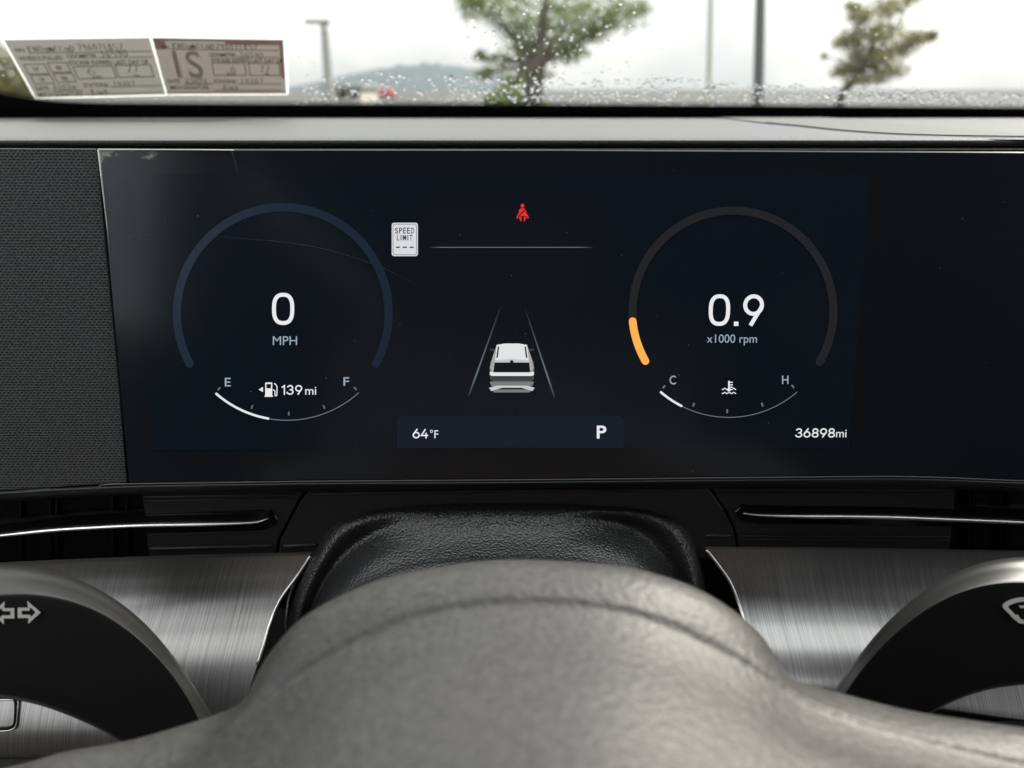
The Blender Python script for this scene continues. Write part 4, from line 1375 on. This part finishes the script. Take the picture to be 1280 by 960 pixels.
# right arrow outline (px), left arrow is its mirror image
ar = [(22, 759.5), (35, 759.5), (34, 751), (51, 765.5), (35, 780), (35.5, 772.5), (22, 772.5)]
ah = [(27, 763.5), (37, 763.2), (38, 759), (44.5, 765.5), (38.5, 771.5), (38, 768.6), (27, 768.4)]
icon('arrow_icon', ar, st, 0.262, ah)
icon('arrow_icon', [(40 - x, y + 0.6) for x, y in ar], st, 0.262, [(40 - x, y + 0.6) for x, y in ah])
wo = crom([(1300, 746, 0), (1280, 746.5, 0), (1268, 748, 0), (1258, 752, 0), (1253, 757, 0), (1256, 762, 0), (1262, 768, 0), (1266, 772, 0)], 24)
wi = crom([(1300, 752, 0), (1280, 752, 0), (1272, 753, 0), (1263, 756, 0), (1260, 758.5, 0), (1263, 762, 0), (1267, 766, 0), (1270, 770, 0)], 24)
mesh('wiper_icon', [P(v.x, v.y, 0.2608) for v in wo] + [P(v.x, v.y, 0.2608) for v in wi], [(i, i + 1, 24 + i + 1, 24 + i) for i in range(23)], M['print'], sr)
icon('wiper_icon', [(1264, 771), (1272, 768), (1276, 774), (1280, 775), (1280, 780), (1274, 779)], sr, 0.262)
icon('wiper_icon', [(1273, 757), (1300, 757), (1300, 760), (1276, 760)], sr, 0.262)

# ------------------------------------------------------------------ steering wheel hub and spokes
sw_ = empty('steering_wheel', P(640, 1150, 0.2), 'grey grained steering wheel hub and spokes in the blurred foreground', 'steering wheel')
hO = [(-160, 1000), (-60, 975), (28, 956), (84, 940), (155, 928), (214, 912), (267, 895), (300, 880), (318, 850), (332, 825), (355, 796), (387, 767), (457, 732), (527, 714), (621, 701), (715, 703), (785, 710), (856, 730), (902, 754), (940, 783), (965, 812), (979, 837), (996, 851), (1040, 864), (1108, 882), (1167, 894), (1280, 910), (1380, 922), (1460, 935)]
hC = [(-170, 1060), (-60, 1030), (60, 1005), (160, 980), (230, 950), (290, 905), (340, 868), (387, 833), (434, 805), (481, 782), (527, 765), (574, 754), (640, 748), (715, 750), (762, 756), (809, 767), (856, 786), (902, 808), (945, 832), (1000, 870), (1060, 895), (1130, 915), (1220, 938), (1320, 960), (1460, 985)]
hD = [(-170, 1130), (0, 1080), (150, 1040), (260, 985), (350, 930), (430, 885), (530, 852), (640, 840), (740, 846), (830, 870), (920, 908), (1010, 950), (1110, 985), (1250, 1020), (1460, 1060)]
hE = [(-170, 1200), (100, 1130), (260, 1070), (400, 990), (520, 950), (640, 935), (750, 945), (860, 985), (980, 1040), (1150, 1100), (1460, 1150)]
hF = [(-170, 1300), (200, 1200), (420, 1090), (640, 1040), (840, 1080), (1050, 1180), (1460, 1260)]
dh = 0.176
loft('hub_cover', [mixc(hO, hC, -0.02, dh + 0.035), mixc(hO, hC, 0.0, dh + 0.007), mixc(hO, hC, 0.12, dh + 0.0008), mixc(hO, hC, 0.5, dh - 0.0040), mixc(hO, hC, 0.88, dh - 0.0074), mixc(hO, hC, 1.0, dh - 0.0082), mixc(hC, hD, 0.14, dh - 0.0100), mixc(hC, hD, 0.5, dh - 0.0172), ring(hD, dh - 0.0280), ring(hE, dh - 0.0470), ring(hF, dh - 0.0650)], M['hub'], sw_, nu=120, k=5)

# ------------------------------------------------------------------ outside things
def gpix(px, dist):
    """world x of a pixel column at ground distance dist (near the horizon line)"""
    return (px - 640) / F_PX * dist / (math.cos(PITCH) + 0.385 * math.sin(PITCH))

def make_tree(label, px, dist, blobs, leafm, nleaf, lsize, trunk, seed):
    rnd = random.Random(seed)
    x0 = gpix(px, dist)
    root = empty('tree', (x0, dist, 0), label, 'tree')
    sc = dist / F_PX
    def wp(qx, qy, dy=0.0):
        d = ray(qx, qy)
        return CAM + d * ((dist + dy) / d.y)
    tr = []
    pts = [Vector((wp(*trunk[0][:2]).x, dist, 0))] + [wp(a, b) for a, b, _ in trunk]
    rr = [trunk[0][2] * 1.2 * sc] + [r * sc for _, _, r in trunk]
    tk = tube('trunk', pts, rr, M['bark'], root, seg=9, n=24)
    fork = pts[-2]
    verts, faces = [], []
    for bx, by, rx, ry, wgt in blobs:
        c = wp(bx, by, rnd.uniform(-0.8, 0.8))
        # a limb to this clump
        mid = fork.lerp(c, 0.5) + Vector((rnd.uniform(-.1, .1), rnd.uniform(-.2, .2), 0.05))
        tube('limb', [fork, mid, c], [rr[-1] * 0.5, rr[-1] * 0.25, rr[-1] * 0.1], M['bark'], tk, seg=6, n=10)
        n = int(nleaf * wgt)
        for i in range(n):
            while True:
                v = Vector((rnd.uniform(-1, 1), rnd.uniform(-1, 1), rnd.uniform(-1, 1)))
                if v.length < 1: break
            v = v * (0.45 + 0.55 * rnd.random())
            p = c + Vector((v.x * rx * sc, v.y * rx * sc, v.z * ry * sc))
            a = Vector((rnd.gauss(0, 1), rnd.gauss(0, 1), rnd.gauss(0, 1))).normalized()
            b = a.cross(Vector((rnd.gauss(0, 1), rnd.gauss(0, 1), rnd.gauss(0, 1)))).normalized()
            s = lsize * rnd.uniform(0.6, 1.4)
            k = len(verts)
            verts += [p + a * s, p + b * s * 0.5, p - a * s, p - b * s * 0.5]
            faces.append((k, k + 1, k + 2, k + 3))
    tag(mesh('crown', verts, faces, leafm, root), kind='stuff')
    return root
B1 = []
rt = random.Random(4)
for bx, by, rx, ry, wgt in ((588, 2, 24, 14, .3), (602, 70, 14, 9, .1), (608, 92, 18, 10, .15), (640, 100, 20, 8, .2), (800, 10, 18, 14, .2), (690, -10, 120, 40, 1.6), (610, 10, 48, 26, 0.7), (650, 30, 50, 30, 0.9), (720, 25, 60, 34, 1.2), (775, 18, 38, 24, 0.6), (690, 60, 42, 28, 0.8), (655, 62, 30, 22, 0.5), (715, 62, 26, 20, 0.45), (625, 78, 26, 18, 0.25), (665, 92, 34, 12, 0.3), (740, 40, 30, 20, 0.3), (690, -90, 130, 60, 1.2)):
    B1.append((bx, by, rx, ry, wgt))
make_tree('large green tree with a dense crown straight ahead', 668, 26, B1, M['leaf'], 820, 0.075, [(668, 110, 12), (669, 96, 11), (672, 82, 11), (680, 60, 9)], 5)
B2 = []
for i in range(9):
    pass
for bx, by, rx, ry, wgt in ((1075, 20, 22, 14, .5), (1110, 10, 30, 16, .6), (1060, 50, 24, 14, .6), (1100, 42, 38, 20, 1.1), (1145, 48, 26, 12, .6), (1085, 72, 40, 18, 1.1), (1055, 88, 22, 12, .5), (1110, 88, 30, 14, .6), (1085, 100, 34, 10, .5), (1125, 62, 26, 14, .5), (1065, 8, 12, 7, .15), (1030, 70, 6, 5, .05), (1165, 44, 10, 7, .15), (1140, -5, 20, 14, .3)):
    B2.append((bx, by, rx, ry, wgt))
make_tree('sparse olive tree beyond the grey lamp post', 1062, 24, B2, M['leaf_dry'], 900, 0.055, [(1050, 122, 6), (1060, 108, 5), (1075, 90, 5), (1090, 60, 4)], 9)

def lamp_post(label, px0, px1, dist, r, m, ytop, head):
    d0 = ray(px0, 106); d1 = ray(px1, ytop)
    a = CAM + d0 * (dist / d0.y); b = CAM + d1 * (dist / d1.y)
    base = Vector((a.x + (a.x - b.x) * 0.15, dist, 0))
    root = empty('lamp_post', base, label, 'lamp post', 'parking lot lamp posts')
    tube('pole', [base, a, b], [r * 1.15, r, r * 0.85], m, root, seg=12, n=12)
    tube('base_collar', [base, base + Vector((0, 0, 0.5))], r * 2.2, M['post_pale'], root, seg=12)
    if head:
        h0 = b + Vector((0, 0, -0.05))
        box('lamp_head', (h0.x - head, dist - 0.2, h0.z), (h0.x + 0.25, dist + 0.2, h0.z + 0.16), m, root, bevel=0.05)
    else:
        box('lamp_head', (b.x - 0.9, dist - 0.2, b.z), (b.x + 0.25, dist + 0.2, b.z + 0.16), m, root, bevel=0.05)
    return root
lamp_post('pale lamp post with a lamp head arm behind the right sticker', 411, 405, 34, 0.19, M['post_pale'], 28, 0.75)
lamp_post('dark grey lamp post between the two trees', 948, 953.5, 20, 0.12, M['post_dark'], -160, 0)
lamp_post('thin pale lamp post left of the dark grey post', 886, 891, 30, 0.09, M['building'], -120, 0)

def parked_car(label, px, dist, m, rot=0.0):
    x = gpix(px, dist)
    root = empty('parked_car', (x, dist, 0), label, 'car')
    pr_ = [(-2.2, .35), (-2.25, .8), (-1.5, .95), (-0.9, 1.45), (0.6, 1.5), (1.3, 1.0), (2.15, .85), (2.25, .4)]
    vs_, fs_ = [], []
    for sx, ins in ((-0.9, 0), (0.9, 0)):
        for (yy, zz) in pr_:
            k = 0.82 if zz > 1.2 else 1.0
            vs_.append((x + sx * k, dist + yy, zz))
    k = len(pr_)
    for j in range(k):
        fs_.append((j, (j + 1) % k, k + (j + 1) % k, k + j))
    fs_ += [tuple(range(k)), tuple(range(2 * k - 1, k - 1, -1))]
    mesh('body', vs_, fs_, m, root)
    mesh('rear_window', [(x - .68, dist - 1.47, .99), (x + .68, dist - 1.47, .99), (x + .62, dist - .97, 1.41), (x - .62, dist - .97, 1.41)], [(0, 1, 2, 3)], M['window_dark'], root)
    for sx in (-0.85, 0.85):
        for yy in (-1.4, 1.4):
            tube('wheel', [(x + sx - .1, dist + yy, .33), (x + sx + .1, dist + yy, .33)], .33, M['tyre'], root, seg=14)
    for sx in (-0.7, 0.7):
        box('tail_light', (x + sx - .12, dist - 2.27, .68), (x + sx + .12, dist - 2.2, .8), M['red_paint'], root)
    return root
parked_car('small red parked car far across the lot', 483, 110, M['red_paint'])
bx0, bx1 = gpix(405, 75), gpix(450, 75)
bd = empty('building', ((bx0 + bx1) / 2, 75, 0), 'low pale building below the hill', 'building')
box('wall', (bx0, 75, 0), (bx1, 85, 1.35), M['building'], bd)
box('roof', (bx0 - .4, 74.5, 1.35), (bx1 + .4, 85.5, 1.6), M['post_pale'], bd)
for i in range(3):
    xx = bx0 + (i + 0.5) * (bx1 - bx0) / 3
    box('window', (xx - .35, 74.95, .5), (xx + .35, 75.0, 1.1), M['window_dark'], bd)

# low shrubs along the verge
def shrub(px, dist, rx, rz, label, m, seed):
    rnd = random.Random(seed)
    x = gpix(px, dist)
    verts, faces = [], []
    root = empty('shrub', (x, dist, 0), label, 'shrub')
    for i in range(3500):
        th = rnd.uniform(0, 2 * math.pi); u = rnd.random() ** 0.5
        p = Vector((x + rx * u * math.cos(th), dist + rx * 0.6 * u * math.sin(th), rz * rnd.random() * (1.05 - u * u * 0.7)))
        a = Vector((rnd.gauss(0, 1), rnd.gauss(0, 1), rnd.gauss(0, 1))).normalized()
        b = a.cross(Vector((0.3, 1, rnd.random()))).normalized()
        s = 0.09 * rnd.uniform(.6, 1.4)
        k = len(verts)
        verts += [p + a * s, p + b * s * .5, p - a * s, p - b * s * .5]
        faces.append((k, k + 1, k + 2, k + 3))
    tag(mesh('foliage', verts, faces, m, root), kind='stuff')
    tube('stem', [(x, dist, 0), (x, dist, rz * 0.6)], 0.03, M['bark'], root, seg=6)
shrub(6, 22, 1.1, 2.3, 'yellow green shrub at the left end of the windshield', M['leaf_dry'], 1)
shrub(640, 34, 1.6, 1.5, 'low green shrub at the foot of the large tree', M['leaf'], 2)
